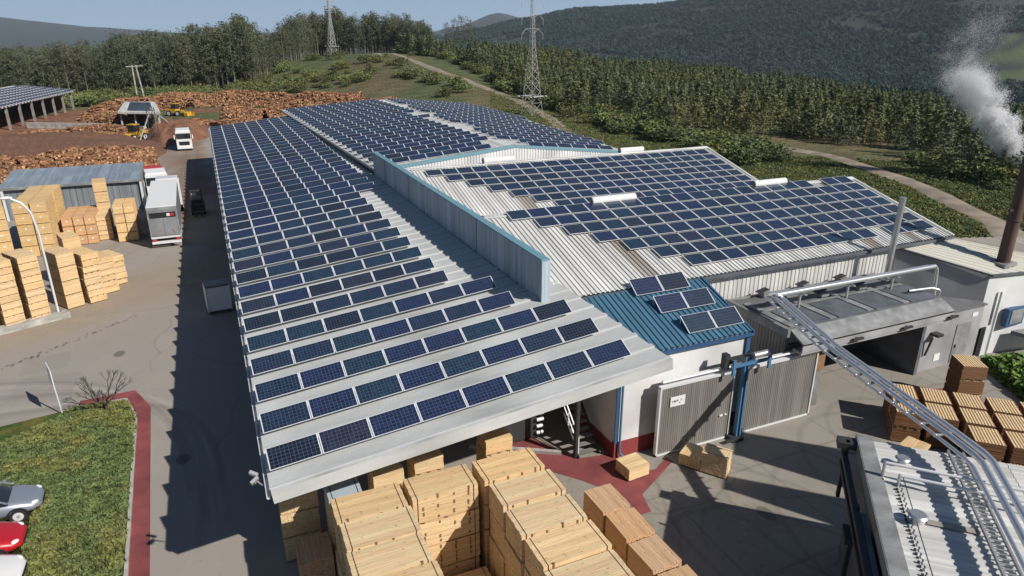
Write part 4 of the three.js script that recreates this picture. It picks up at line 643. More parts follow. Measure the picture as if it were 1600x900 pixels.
// ---------- vehicles ----------
function wheel(parent, x, y, z, r, w, axisX = true) {
  const c = new THREE.CylinderGeometry(r, r, w, 22), m = new THREE.CylinderGeometry(r * 0.62, r * 0.62, w + 0.02, 12); if (axisX) { c.rotateZ(Math.PI / 2); m.rotateZ(Math.PI / 2); } else { c.rotateX(Math.PI / 2); m.rotateX(Math.PI / 2); }
  const o = obj('wheel', c, M.rubber, parent); o.position.set(x, y, z);
  const g = [m]; for (let i = 0; i < 5; i++) { const b = new THREE.BoxGeometry(axisX ? w + 0.04 : r * 0.18, r * 1.15, axisX ? r * 0.18 : w + 0.04); if (axisX) b.rotateX(i * Math.PI / 5); else b.rotateZ(i * Math.PI / 5); g.push(b); }
  obj('rim', g, M.alu, o); return o;
}
{ // trailer seen from behind
  const t = thing('semi_trailer', 'white-roofed grey box trailer with dark rear band parked beside the slab roof shadow', 'trailer', [-4.95, 0, -69.2], 0.015);
  obj('box', bx(-1.25, 1.25, 1.15, 3.85, -13.6, 0), M.trailerGrey, t); obj('roof', bx(-1.27, 1.27, 3.85, 3.97, -13.62, 0.02), M.white, t);
  obj('rear_frame', [bx(-1.27, -1.15, 1.1, 3.9, 0, 0.06), bx(1.15, 1.27, 1.1, 3.9, 0, 0.06), bx(-1.15, 1.15, 3.6, 3.9, 0, 0.06)], M.kilnStrip, t);
  const d = obj('rear_door', [bx(-1.14, -0.02, 1.2, 3.58, 0.003, 0.05), bx(0.02, 1.14, 1.2, 3.58, 0.003, 0.05)], M.trailerGrey, t); obj('dark_band', bx(-1.1, 1.1, 2.9, 3.4, 0.05, 0.07), M.black, d); obj('emblem', [bx(0.35, 0.6, 3.02, 3.28, 0.07, 0.08)], M.white, d); obj('emblem', [bx(0.62, 0.95, 3.02, 3.28, 0.07, 0.08)], M.lightRed, d);
  for (const s of [-1, 1]) obj('reflector', beam(V(s * 0.85, 1.35, 0.06), V(s * 0.7, 1.75, 0.06), 0.12, 0.03), M.orange, t);
  obj('bumper', [bx(-1.24, 1.24, 0.45, 0.68, -0.1, 0.12), bx(-1.24, 1.24, 0.95, 1.12, -0.1, 0.08)], M.alu, t);
  for (const s of [-1, 1]) obj('tail_light', bx(s * 1.0 - 0.18, s * 1.0 + 0.18, 0.72, 0.9, 0, 0.1), M.lightRed, t);
  obj('chassis', bx(-0.5, 0.5, 0.8, 1.14, -13, -0.2), M.steelDark, t);
  for (const z of [-2, -3.3, -4.6]) for (const s of [-1, 1]) wheel(t, s * 1.0, 0.5, z, 0.5, 0.4);
  const c = thing('truck_tractor', 'white tractor cab coupled in front of the grey box trailer', 'truck', [-4.95, 0, -83.2], 0.015);
  obj('cab', [bx(-1.22, 1.22, 0.9, 3.5, -3.0, -0.6), bx(-1.1, 1.1, 3.5, 3.9, -2.7, -0.9)], M.paintWhite, c); obj('windscreen', bx(-1.1, 1.1, 2.0, 3.0, -3.04, -3.0), M.glass, c); obj('chassis', bx(-0.5, 0.5, 0.6, 0.9, -2.9, 0.6), M.steelDark, c);
  for (const z of [-2.3]) for (const s of [-1, 1]) wheel(c, s * 1.0, 0.5, z, 0.5, 0.35);
}
function cabTruck(label, x, z, turn, body) {
  const c = thing('truck', label, 'truck', [x, 0, z], turn);   // front faces +z
  const cab = obj('cab', [bx(-1.22, 1.22, 0.75, 2.0, 0, 2.1), slabOn([V(-1.2, 3.3, 0), V(1.2, 3.3, 0), V(1.2, 3.3, 1.8), V(-1.2, 3.3, 1.8)].reverse(), 0.35), bx(-1.2, 1.2, 2.0, 2.95, 0, 1.75)], M.paintWhite, c);
  obj('roof_deflector', slabOn([V(-1.1, 3.75, 0), V(1.1, 3.75, 0), V(1.1, 3.45, 1.5), V(-1.1, 3.45, 1.5)].reverse(), 0.2), M.paintWhite, c);
  obj('windscreen', slabOn([V(-1.1, 2.95, 1.78), V(1.1, 2.95, 1.78), V(1.12, 2.95, 1.86), V(-1.12, 2.95, 1.86)].reverse(), 0.95), M.glass, cab);
  obj('grille', bx(-0.85, 0.85, 0.95, 1.6, 2.1, 2.13), M.black, cab); obj('bumper', bx(-1.22, 1.22, 0.35, 0.75, 1.9, 2.2), M.paintWhite, c);
  for (const s of [-1, 1]) { obj('headlight', bx(s * 1.0 - 0.17, s * 1.0 + 0.17, 0.8, 1.1, 2.1, 2.14), M.lampGlass, c); obj('mirror', bx(s * 1.45 - 0.08, s * 1.45 + 0.08, 2.0, 2.7, 1.7, 1.85), M.white, c); wheel(c, s * 1.0, 0.5, 1.2, 0.5, 0.35); wheel(c, s * 1.0, 0.5, -3.5, 0.5, 0.5); }
  obj('chassis', bx(-0.5, 0.5, 0.6, 0.95, -8, 1.6), M.steelDark, c); if (body) obj('body', bx(-1.25, 1.25, 0.95, 2.9, -8, -0.3), body, c);
  return c;
}
cabTruck('white lorry facing the yard on red dirt beside the far end of the slab roof', -4.1, -135, 0.02, M.steelDark);
cabTruck('white lorry cab with red load parked at the end of the grey shed', -6.6, -92.5, 0.12, M.lightRed);
{
  const t = thing('forklift', 'dark forklift with yellow lamps standing in the shadow of the slab roof', 'forklift', [-2.2, 0, -82]);
  obj('body', [bx(-0.7, 0.7, 0.4, 1.2, -1.6, 0.2), bx(-0.6, 0.6, 1.2, 1.5, -1.5, -0.8)], M.steelDark, t); obj('mast', [bx(-0.6, -0.48, 0.1, 2.9, 0.3, 0.45), bx(0.48, 0.6, 0.1, 2.9, 0.3, 0.45), bx(-0.6, 0.6, 2.7, 2.85, 0.3, 0.42)], M.steelDark, t);
  obj('overhead_guard', [bx(-0.62, 0.62, 2.2, 2.28, -1.1, 0.25), bx(-0.6, -0.52, 1.2, 2.2, -1.1, -1.0), bx(0.52, 0.6, 1.2, 2.2, -1.1, -1.0)], M.steelDark, t); obj('lamp', bx(-0.6, -0.4, 2.3, 2.5, 0.1, 0.25), M.yellow, t); obj('lamp', bx(0.4, 0.6, 2.3, 2.5, 0.1, 0.25), M.yellow, t);
  for (const s of [-1, 1]) { wheel(t, s * 0.6, 0.35, 0.1, 0.35, 0.25); wheel(t, s * 0.6, 0.3, -1.3, 0.3, 0.2); obj('fork', bx(s * 0.3 - 0.06, s * 0.3 + 0.06, 0.1, 0.15, 0.45, 1.5), M.steelDark, t); }
  const b = thing('dust_container', 'grey box skip beside the slab roof eave in deep shade', 'container', [-0.95, 0, -49.6], 0.1);
  obj('box', [bx(-0.75, 0.75, 0.25, 2.0, -1.5, 0), bx(-0.8, -0.75, 0.2, 2.05, -1.55, 0.05), bx(0.75, 0.8, 0.2, 2.05, -1.55, 0.05)], M.white, b); obj('lid', slabOn([V(-0.8, 2.2, 0.05), V(0.8, 2.2, 0.05), V(0.8, 2.1, -1.55), V(-0.8, 2.1, -1.55)].reverse(), 0.1), M.trailerGrey, b); obj('skid', [bx(-0.7, -0.55, 0, 0.25, -1.5, 0), bx(0.55, 0.7, 0, 0.25, -1.5, 0)], M.steelDark, b);
}
function car(label, x, z, turn, paint) {                 // length along +x (front), width along z
  const t = thing('parked_car', label, 'car', [x, 0, z], turn);
  // lofted body: cross sections along x: [x, half width, sill y, shoulder y, bonnet/roof centre y]
  const secs = [[-2.1, 0.62, 0.45, 0.75, 0.8], [-2.0, 0.78, 0.3, 0.88, 0.95], [-1.3, 0.87, 0.24, 0.93, 1.0], [-0.2, 0.89, 0.22, 0.92, 0.98], [0.75, 0.88, 0.22, 0.88, 0.97], [1.35, 0.84, 0.24, 0.78, 0.88], [1.85, 0.76, 0.28, 0.66, 0.74], [2.08, 0.6, 0.34, 0.55, 0.6], [2.16, 0.46, 0.4, 0.5, 0.52]];
  const prof = ([xx, w, a, b, c]) => [[xx, a, -w * 0.9], [xx, (a + b) / 2, -w], [xx, b, -w * 0.95], [xx, (b + c) / 2 + 0.03, -w * 0.7], [xx, c, 0], [xx, (b + c) / 2 + 0.03, w * 0.7], [xx, b, w * 0.95], [xx, (a + b) / 2, w], [xx, a, w * 0.9]];
  const loft = (ss, f, cap = true) => { const P = ss.map(f), n = P[0].length, pos = [], idx = []; P.forEach((r) => r.forEach((p) => pos.push(...p))); for (let i = 0; i + 1 < P.length; i++) for (let k = 0; k < n; k++) { const a = i * n + k, b = i * n + (k + 1) % n, c = a + n, d = b + n; idx.push(a, b, d, a, d, c); } if (cap) for (const e of [0, P.length - 1]) for (let k = 1; k + 1 < n; k++) idx.push(e * n, e * n + k, e * n + k + 1); const g = new THREE.BufferGeometry(); g.setAttribute('position', new THREE.Float32BufferAttribute(pos, 3)); g.setIndex(idx); g.computeVertexNormals(); return metreUV(g); };
  obj('body', loft(secs, prof), paint, t);
  const house = [[-1.95, 0.55, 0.95, 0.97], [-1.5, 0.66, 0.95, 1.32], [-0.8, 0.7, 0.95, 1.45], [0.0, 0.7, 0.95, 1.46], [0.45, 0.66, 0.95, 1.3], [1.1, 0.62, 0.92, 0.96]];
  obj('windows', loft(house, ([xx, w, a, c]) => [[xx, a - 0.06, -0.8], [xx, c - 0.08, -w], [xx, c, -w * 0.7], [xx, c + 0.02, 0], [xx, c, w * 0.7], [xx, c - 0.08, w], [xx, a - 0.06, 0.8]]), M.glass, t);
  obj('roof', loft([[-1.35, 0.6, 1.37], [-0.8, 0.66, 1.465], [0.0, 0.66, 1.475], [0.3, 0.62, 1.39]], ([xx, w, c]) => [[xx, c, -w], [xx, c + 0.02, 0], [xx, c, w], [xx, c - 0.03, 0]]), paint, t);
  for (const s of [-1, 1]) {
    obj('pillar', [beam(V(0.3, 1.38, s * 0.64), V(1.1, 0.93, s * 0.76), 0.06, 0.05), beam(V(-0.3, 1.42, s * 0.7), V(-0.3, 0.92, s * 0.82), 0.08, 0.03)], paint, t);
    obj('headlight', new THREE.SphereGeometry(0.14, 14, 8).scale(1.6, 0.55, 0.9).rotateY(s * 0.5).translate(1.86, 0.62, s * 0.58), M.lampGlass, t);
    obj('mirror', new THREE.SphereGeometry(0.1, 10, 8).scale(0.7, 0.7, 1).translate(0.75, 0.98, s * 0.98), paint, t);
    wheel(t, 1.35, 0.31, s * 0.78, 0.31, 0.2, false); wheel(t, -1.3, 0.31, s * 0.78, 0.31, 0.2, false);
    obj('wheel_arch', [new THREE.TorusGeometry(0.36, 0.035, 6, 18, Math.PI).translate(1.35, 0.31, s * 0.86), new THREE.TorusGeometry(0.36, 0.035, 6, 18, Math.PI).translate(-1.3, 0.31, s * 0.86)], M.black, t);
  }
  obj('bumper_grille', bx(2.06, 2.17, 0.36, 0.5, -0.4, 0.4), M.black, t);
  obj('wiper', beam(V(0.95, 1.03, -0.5), V(0.6, 1.22, -0.1), 0.02), M.black, t);
  return t;
}
car('silver blue car parked beside the lawn', -10.6, -29.55, 0.05, M.paintSilver);
car('red car parked between the silver and white cars', -10.8, -27.1, 0.03, M.paintRed);
car('white car parked next to the red car', -10.45, -25.0, 0.0, M.paintWhite);
// ---------- lamp post, sign, poles, pylons ----------
{
  const t = thing('lamp_post', 'tall curved galvanised lamp post standing on the concrete barrier end', 'street lamp', [-11.45, 0.38, -53.55]);
  obj('pole', path([V(0, 0, 0), V(0, 5.6, 0), V(-0.15, 7.2, 0.05), V(-0.55, 7.9, 0.1), V(-1.1, 8.25, 0.15)], 0.075, 10), M.alu, t); obj('lamp_head', [new THREE.SphereGeometry(0.3, 14, 8).scale(1.3, 0.35, 0.6).translate(-1.3, 8.3, 0.15)], M.white, t); obj('base_plate', bx(-0.2, 0.2, 0, 0.04, -0.2, 0.2), M.galv, t);
  const s = thing('road_sign', 'thin white-edged road sign on a post at the lawn tip, seen edge-on', 'sign', [-9.05, 0, -38.0]);
  obj('post', tube(V(0, 0, 0), V(-0.1, 2.6, 0), 0.04), M.alu, s); obj('sign_plate', slabOn([V(-0.35, 2.75, -0.7), V(-0.3, 2.75, -0.72), V(0.1, 2.75, 0.55), V(0.05, 2.75, 0.57)].reverse(), 1.0), M.alu, s);
  const b = thing('bare_shrub', 'leafless young tree at the corner of the lawn', 'shrub', [-6.9, 0.08, -37.0]); const r = rng(9), br = [];
  const grow = (p, d, l, rad, n) => { const q = p.clone().addScaledVector(d, l); br.push(tube(p, q, rad, rad * 0.7, 5)); if (n > 0) for (let i = 0; i < 3; i++) grow(q, d.clone().add(V(r() - 0.5, 0.25 * r(), r() - 0.5).multiplyScalar(1.1)).normalize(), l * 0.72, rad * 0.6, n - 1); };
  obj('trunk', tube(V(0, 0, 0), V(0.05, 0.5, 0), 0.07, 0.06), M.trunk, b); for (let i = 0; i < 5; i++) grow(V(0.05, 0.45, 0), V(Math.cos(i * 1.26), 1.1, Math.sin(i * 1.26)).normalize(), 0.75, 0.04, 3); obj('branches', br, M.trunk, b);
  const pp = thing('utility_pole', 'twin-legged concrete power pole beyond the log piles', 'pole', [-17.5, 0, -240]);
  obj('pole', [beam(V(-0.6, 0, 0), V(-0.5, 11, 0), 0.35), beam(V(1.4, 0, 0), V(0.5, 11, 0), 0.35)], M.kerb, pp); obj('crossarm', beam(V(-2.2, 10.6, 0), V(2.4, 10.8, 0), 0.25), M.kerb, pp);
  const p3 = thing('utility_pole', 'slim pale pole in front of the woods behind the open shed', 'pole', [-54, 0, -262]); obj('pole', tube(V(0, 0, 0), V(0, 11, 0), 0.25, 0.18), M.kerb, p3); obj('crossarm', beam(V(-1, 10.4, 0), V(1, 10.4, 0), 0.2), M.kerb, p3);
}
function pylon(label, x, z, H, w, thick) {
  const y0 = ground(x, z), t = thing('pylon', label, 'pylon', [x, y0, z], 0.35);
  const half = (y) => (y < H * 0.6 ? lerp(w, w * 0.24, y / (H * 0.6)) : lerp(w * 0.24, w * 0.12, (y - H * 0.6) / (H * 0.4)));
  const c = (i, y) => { const h = half(y); return V([-h, h, h, -h][i], y, [-h, -h, h, h][i]); };
  const ys = [0]; while (ys[ys.length - 1] < H) { const y = ys[ys.length - 1]; ys.push(Math.min(H, y + Math.max(1.3, half(y) * 1.5))); }
  for (let i = 0; i < 4; i++) { const g = []; for (let k = 0; k + 1 < ys.length; k++) g.push(beam(c(i, ys[k]), c(i, ys[k + 1]), thick * 1.5)); obj('leg', g, M.lattice, t); }
  const g = []; for (let k = 0; k + 1 < ys.length; k++) for (let i = 0; i < 4; i++) { const j = (i + 1) % 4; g.push(beam(c(i, ys[k]), c(j, ys[k + 1]), thick), beam(c(j, ys[k]), c(i, ys[k + 1]), thick)); if (k % 2) g.push(beam(c(i, ys[k]), c(j, ys[k]), thick)); } obj('bracing', g, M.lattice, t);
  for (const [q, l] of [[0.68, 3.6], [0.8, 3.6], [0.93, 3.6]]) { const y = H * q; obj('cross_arm', [-1, 1].flatMap((s) => [beam(V(0, y + 1.1, 0), V(s * l * 0.6, y + 1.0, 0), thick * 1.4), beam(V(s * l * 0.6, y + 1.0, 0), V(s * l, y - 0.2, 0), thick * 1.4), beam(V(0, y, 0), V(s * l * 0.6, y + 1.0, 0), thick), beam(V(s * l, y - 0.2, 0), V(s * l, y - 1.5, 0), thick * 1.3)]), M.lattice, t); }
  obj('guard_platform', [-1, 1].flatMap((s) => [bx(-half(4) - 1.4, half(4) + 1.4, 4.3, 4.5, s * (half(4) + 0.5) - 0.25, s * (half(4) + 0.5) + 0.25), bx(s * (half(4) + 0.5) - 0.25, s * (half(4) + 0.5) + 0.25, 4.3, 4.5, -half(4) - 1.4, half(4) + 1.4)]), M.lattice, t);
  return t;
}
pylon('tall lattice pylon standing behind the east edge of the far hall', 73.5, -155, 27.5, 1.9, 0.05);
pylon('lattice pylon on the grassy crest before the tall woods', 62, -362, 31, 1.8, 0.09);
pylon('faint far lattice pylon rising between the wood tops', 36, -640, 45, 3.0, 0.16);

// ---------- logs, bark heaps, machines ----------
const logMat = mat(S(0.52, 0.29, 0.17), 0.9, { map: rep(texNoise, 0.6), vertexColors: true });
const logGeo = (() => { const c = clean(new THREE.CylinderGeometry(0.16, 0.18, 1, 7).rotateZ(Math.PI / 2)), p = c.attributes.position, n = c.attributes.normal, k = []; for (let i = 0; i < p.count; i++) { const cut = Math.abs(n.getX(i)) > 0.9; k.push(...(cut ? [1.5, 1.75, 1.8] : [0.8, 0.75, 0.7])); } c.setAttribute('color', new THREE.Float32BufferAttribute(k, 3)); return c; })();
function logPile(label, outline, hgt, n, len, dir, seed, spread = 0.35) {
  const r = rng(seed), im = new THREE.InstancedMesh(logGeo, logMat, n), q = new THREE.Quaternion(), col = new THREE.Color(); im.name = numbered('log_pile');
  for (let i = 0; i < n; i++) {
    const t = r(), k = t * (outline.length - 1), a = outline[Math.floor(k)], b = outline[Math.min(outline.length - 1, Math.floor(k) + 1)], f = k - Math.floor(k);
    const x0 = lerp(a[0], b[0], f), z0 = lerp(a[1], b[1], f), w = lerp(a[2], b[2], f), s = r() * 2 - 1, prof = (1 - s * s) * (0.75 + 0.5 * vnoise(t * 14, seed, 3)); const dx = b[0] - a[0], dz = b[1] - a[1], L = Math.hypot(dx, dz) || 1;
    const y = hgt * prof * (0.25 + 0.75 * Math.sqrt(r())) + 0.15, x = x0 - dz / L * s * w, z = z0 + dx / L * s * w;
    const yaw = dir + (r() - 0.5) * spread * 2; q.setFromEuler(new THREE.Euler(0, yaw, (r() - 0.5) * 0.3)); const sc = 0.75 + 0.6 * r();
    im.setMatrixAt(i, new THREE.Matrix4().compose(V(x, y, z), q, V(len * (0.7 + 0.5 * r()), sc, sc))); const c = 0.55 + 0.7 * r(); im.setColorAt(i, r() < 0.3 ? col.setRGB(c * 0.55, c * 0.42, c * 0.36) : col.setRGB(c * 1.05, c * (0.9 + 0.15 * r()), c * 0.85));
  }
  im.castShadow = im.receiveShadow = true; scene.add(im); return tag(im, label, 'logs', 'log piles of the sawmill', 'stuff');
}
logPile('long low heap of orange cut logs behind the grey shed', [[-42, -118, 6], [-30, -118, 7], [-18, -119, 7], [-8.5, -120.5, 4]], 2.6, 7000, 1.0, 1.2, 1, 1.3);
logPile('curved bank of orange logs around the small hut', [[-17, -172, 3], [-23, -190, 5], [-21, -212, 6], [-12, -220, 6], [-4, -215, 5]], 3.0, 3800, 1.2, 0.4, 2, 1.4);
logPile('broad bank of orange logs in front of the woods', [[-12, -222, 4], [0, -224, 6], [12, -222, 7], [26, -212, 7], [42, -206, 6]], 3.4, 7500, 1.3, 1.2, 3, 1.4);
logPile('dense heap of red-brown logs behind the end of the slab roof', [[4, -168, 5], [12, -166, 9], [24, -168, 10], [38, -176, 8], [46, -184, 5]], 4.2, 9000, 1.2, 1.4, 4, 1.4);
logPile('scattered logs on the red ground before the small hut', [[-34, -168, 6], [-20, -158, 5], [-10, -170, 4], [0, -178, 4]], 0.7, 1500, 1.2, 0.8, 6, 1.5);
logPile('small tumbled heap of logs below the open shed', [[-25, -163, 2], [-20, -166, 3], [-16, -160, 2]], 1.6, 500, 1.8, 0.8, 5, 1.2);
function heap(name, label, x, z, rx, rz, h, m, seed) { const g = new THREE.PlaneGeometry(2, 2, 36, 36).rotateX(-Math.PI / 2), p = g.attributes.position; for (let i = 0; i < p.count; i++) { const u = p.getX(i), v = p.getZ(i), d = Math.hypot(u, v), k = Math.max(0, 1 - d * d); p.setXYZ(i, u * rx, k > 0 ? h * Math.pow(k, 0.8) * (0.6 + 0.9 * fbm(u * 3 + seed, v * 3, seed, 4)) - 0.02 : -0.06, v * rz); } g.computeVertexNormals(); g.translate(x, 0.01, z); return tag(obj(name, [metreUV(g)], m), label, 'heap', null, 'stuff'); }
heap('bark_heap', 'broad dark heap of bark between the log heaps', -27, -142, 19, 13, 2.6, M.bark, 3);
heap('bark_heap', 'reddish sawdust mound beside the white lorry', -5.5, -155, 6, 11, 3.0, M.dirt, 7);
heap('bark_heap', 'low brown bark heap at the edge of the yard lane', -12, -133, 5, 7, 1.3, M.bark, 11);
tag(obj('low_wall', [beam(V(-36, 0.6, -182), V(-19, 0.6, -172.5), 0.7, 1.2), beam(V(-19, 0.6, -172.5), V(-12, 0.6, -164), 0.7, 1.2)], M.kerb), 'low pale concrete wall below the small hut', 'wall');
function loader(label, x, z, turn) {
  const t = thing('wheel_loader', label, 'loader', [x, 0, z], turn); obj('body', [bx(-0.9, 0.9, 0.8, 1.8, -2.4, 0.2), bx(-0.6, 0.6, 0.8, 1.4, 0.2, 1.8)], M.yellow, t); obj('cab', [bx(-0.75, 0.75, 1.8, 3.0, -1.0, 0.3)], M.glass, t); obj('cab_roof', bx(-0.85, 0.85, 3.0, 3.15, -1.1, 0.4), M.yellow, t);
  obj('boom', [beam(V(-0.4, 1.4, 1.0), V(-0.4, 0.8, 3.2), 0.2, 0.35), beam(V(0.4, 1.4, 1.0), V(0.4, 0.8, 3.2), 0.2, 0.35)], M.yellow, t); obj('bucket', [bx(-1.3, 1.3, 0.15, 0.25, 3.0, 4.1), bx(-1.3, 1.3, 0.2, 1.1, 3.0, 3.12), bx(-1.3, -1.2, 0.2, 1.0, 3.0, 4.0), bx(1.2, 1.3, 0.2, 1.0, 3.0, 4.0)], M.yellow, t);
  for (const s of [-1, 1]) { wheel(t, s * 1.0, 0.7, 1.0, 0.7, 0.5); wheel(t, s * 1.0, 0.7, -1.6, 0.7, 0.5); }
}
loader('yellow wheel loader working before the log bank', -6.5, -196, 0.9); loader('yellow loader half hidden beside the bark heap frame', -13.2, -150, -0.7);
{ const t = thing('conveyor_tower', 'bare grey lattice conveyor tower beside the small hut', 'conveyor', [-9.3, 0, -146]); t.scale.set(0.75, 0.85, 0.75); for (const [x, z] of [[-1.2, -1.2], [1.2, -1.2], [1.2, 1.2], [-1.2, 1.2]]) obj('leg', beam(V(x, 0, z), V(x * 0.7, 7.6, z * 0.7), 0.1), M.trunk, t); obj('bracing', [0, 2.5, 5].flatMap((y) => [beam(V(-1.1, y, 1.1), V(1.0, y + 2.4, 1.0), 0.1), beam(V(1.1, y, 1.1), V(-1.0, y + 2.4, 1.0), 0.1), beam(V(-1, y + 2.4, 1), V(1, y + 2.4, 1), 0.06)]), M.steelDark, t); obj('boom', [beam(V(0, 7.5, 0), V(3.6, 4.4, 1), 0.16), beam(V(0, 7.0, 0.3), V(-3.2, 1.0, 3), 0.2)], M.lattice, t); }
tag(obj('pale_boulder', [(() => { const g = new THREE.IcosahedronGeometry(1.6, 3), p = g.attributes.position; for (let i = 0; i < p.count; i++) { const k = 0.7 + 0.6 * fbm(p.getX(i) * 1.3 + 5, p.getY(i) * 1.3 + p.getZ(i) * 1.1, 4, 3); p.setXYZ(i, p.getX(i) * k * 1.7, p.getY(i) * k * 0.7, p.getZ(i) * k); } g.computeVertexNormals(); return g.translate(70, ground(70, -300) + 0.3, -300); })()], M.concrete), 'pale rock outcrop on the bank before the hillside track', 'rock');

// ---------- vegetation ----------
function tufts(r, n, place, size, flat = 0.5) {         // small leaf faces spread through a crown volume
  const pos = [], col = [], a = V(), b = V(), c = V();
  for (let i = 0; i < n; i++) {
    const p = place(i), s = size * (0.6 + 0.8 * r()), k = 0.7 + 0.6 * r();
    for (let f = 0; f < 2; f++) {
      a.set(r() - 0.5, (r() - 0.5) * flat, r() - 0.5).normalize().multiplyScalar(s); b.set(r() - 0.5, (r() - 0.5) * flat + 0.15, r() - 0.5).normalize().multiplyScalar(s); c.set(r() - 0.5, r() - 0.3, r() - 0.5).normalize().multiplyScalar(s * 0.8);
      pos.push(p.x + a.x, p.y + a.y, p.z + a.z, p.x + b.x, p.y + b.y, p.z + b.z, p.x + c.x, p.y + c.y, p.z + c.z); for (let q = 0; q < 3; q++) col.push(k, k, k * (0.85 + 0.3 * r()));
    }
  }
  const g = new THREE.BufferGeometry(); g.setAttribute('position', new THREE.Float32BufferAttribute(pos, 3)); g.setAttribute('color', new THREE.Float32BufferAttribute(col, 3)); g.computeVertexNormals(); g.setAttribute('uv', new THREE.Float32BufferAttribute(new Float32Array(pos.length / 3 * 2), 2)); return g;
}
const leafMat = (r, g, b) => mat(S(r, g, b), 0.9, { vertexColors: true });
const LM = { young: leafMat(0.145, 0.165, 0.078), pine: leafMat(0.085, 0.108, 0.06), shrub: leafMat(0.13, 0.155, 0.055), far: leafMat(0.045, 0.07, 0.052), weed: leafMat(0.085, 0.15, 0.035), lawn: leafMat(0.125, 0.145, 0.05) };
function pineParts(seed, H) {                            // bare lower trunk, clumped crown
  const r = rng(seed), cl = []; const base = H * 0.3; const trunk = [tube(V(0, 0, 0), V(0.2 * (r() - 0.5), H * 0.55, 0), 0.2, 0.14, 7), tube(V(0, H * 0.54, 0), V(0.2, H * 0.95, 0.1), 0.14, 0.04, 6)];
  for (let i = 0; i < 17; i++) { const t = i / 17, y = lerp(base, H * 0.97, t) + r() * 0.6, rr = (0.35 + 1.1 * Math.sin(Math.PI * Math.min(1, 0.25 + t * 0.75))) * H * 0.105, an = i * 2.4 + r(); const p = V(Math.cos(an) * rr, y, Math.sin(an) * rr); cl.push([p, 0.8 + r() * 0.7]); trunk.push(tube(V(0, y - 0.7, 0), p, 0.05, 0.02, 4)); }
  const crown = tufts(r, 760, () => { const [p, s] = cl[Math.floor(r() * cl.length)]; const d = V(r() - 0.5, (r() - 0.5) * 0.7, r() - 0.5).normalize().multiplyScalar(s * Math.cbrt(r()) * H * 0.066); return p.clone().add(d); }, 0.30);
  return { trunk: merge(trunk), crown };
}
function youngParts(seed, H) {
  const r = rng(seed), trunk = [tube(V(0, 0, 0), V(0.1 * (r() - 0.5), H * 0.9, 0), 0.1, 0.02, 6)], cl = [];
  for (let i = 0; i < 22; i++) { const t = i / 22, y = H * (0.1 + 0.82 * t), rr = H * 0.24 * (1.06 - t) * (0.5 + 0.7 * r()), an = i * 2.4 + r(); cl.push([V(Math.cos(an) * rr, y, Math.sin(an) * rr), (1.15 - t) * H * 0.115]); }
  const crown = tufts(r, 420, (i) => { if (i < 50) return V((r() - 0.5) * 0.2, H * (0.75 + 0.27 * r()), (r() - 0.5) * 0.2); const [p, s] = cl[Math.floor(r() * cl.length)]; return p.clone().add(V(r() - 0.5, (r() - 0.5) * 0.8 + 0.1, r() - 0.5).multiplyScalar(2 * s)); }, 0.26);
  return { trunk: merge(trunk), crown };
}
function shrubParts(seed, H, W) { const r = rng(seed), cl = []; for (let i = 0; i < 16; i++) { const an = r() * 6.28, d = Math.sqrt(r()) * W * 0.75; cl.push(V(Math.cos(an) * d, H * (0.2 + 0.6 * r() * (1 - 0.5 * d / W)), Math.sin(an) * d)); } const crown = tufts(r, 420, () => cl[Math.floor(r() * 16)].clone().add(V(r() - 0.5, (r() - 0.5) * 0.8, r() - 0.5).multiplyScalar(H * 0.55)), H * 0.085); return { trunk: merge([0, 1, 2].map((i) => tube(V(0, 0, 0), cl[i], 0.06, 0.02, 5))), crown }; }
const pines = [1, 2, 3].map((s) => pineParts(s * 17, 18)), youngs = [1, 2, 3, 4, 5, 6].map((s) => youngParts(s * 23, [6, 6.6, 5.4, 6, 7, 5][s - 1])), shrubs = [1, 2, 3].map((s) => shrubParts(s * 29, 3, 2));
const leafTone = [];                                     // crown materials of slightly different leaf colour
function crownMats(m, tones) { return tones.map((k) => { const c = m.clone(); c.color = S(m.color.r * k[0], m.color.g * k[1], m.color.b * k[2]); return c; }); }
const cmPine = crownMats(LM.pine, [[1, 1, 1], [1.25, 1.1, 0.9], [0.8, 0.9, 1.0], [1.5, 1.15, 0.85]]), cmYoung = crownMats(LM.young, [[1, 1, 1], [1.15, 1.1, 0.85], [0.8, 0.85, 1], [1.2, 1.05, 0.8]]), cmShrub = crownMats(LM.shrub, [[1, 1, 1], [1.2, 1.12, 0.8], [0.8, 0.9, 0.9]]);
const protos = {};
function treeThing(name, parts, mats, key, label, category, group, x, z, s, ry, sy = s) {
  const id = name + key; if (!protos[id]) { const g = new THREE.Group(); obj('trunk', parts.trunk, M.trunk, g); obj('crown', parts.crown, mats, g).userData.kind = 'stuff'; protos[id] = g; }
  const t = protos[id].clone(); t.name = numbered(name); t.position.set(x, ground(x, z) - 0.05, z); t.scale.set(s, sy, s); t.rotation.y = ry; scene.add(t); return tag(t, label, category, group);
}
const whole = (p, tk) => { const t = tint(p.trunk.clone(), tk[0], tk[1], tk[2]); return merge([t, p.crown.clone()]); };
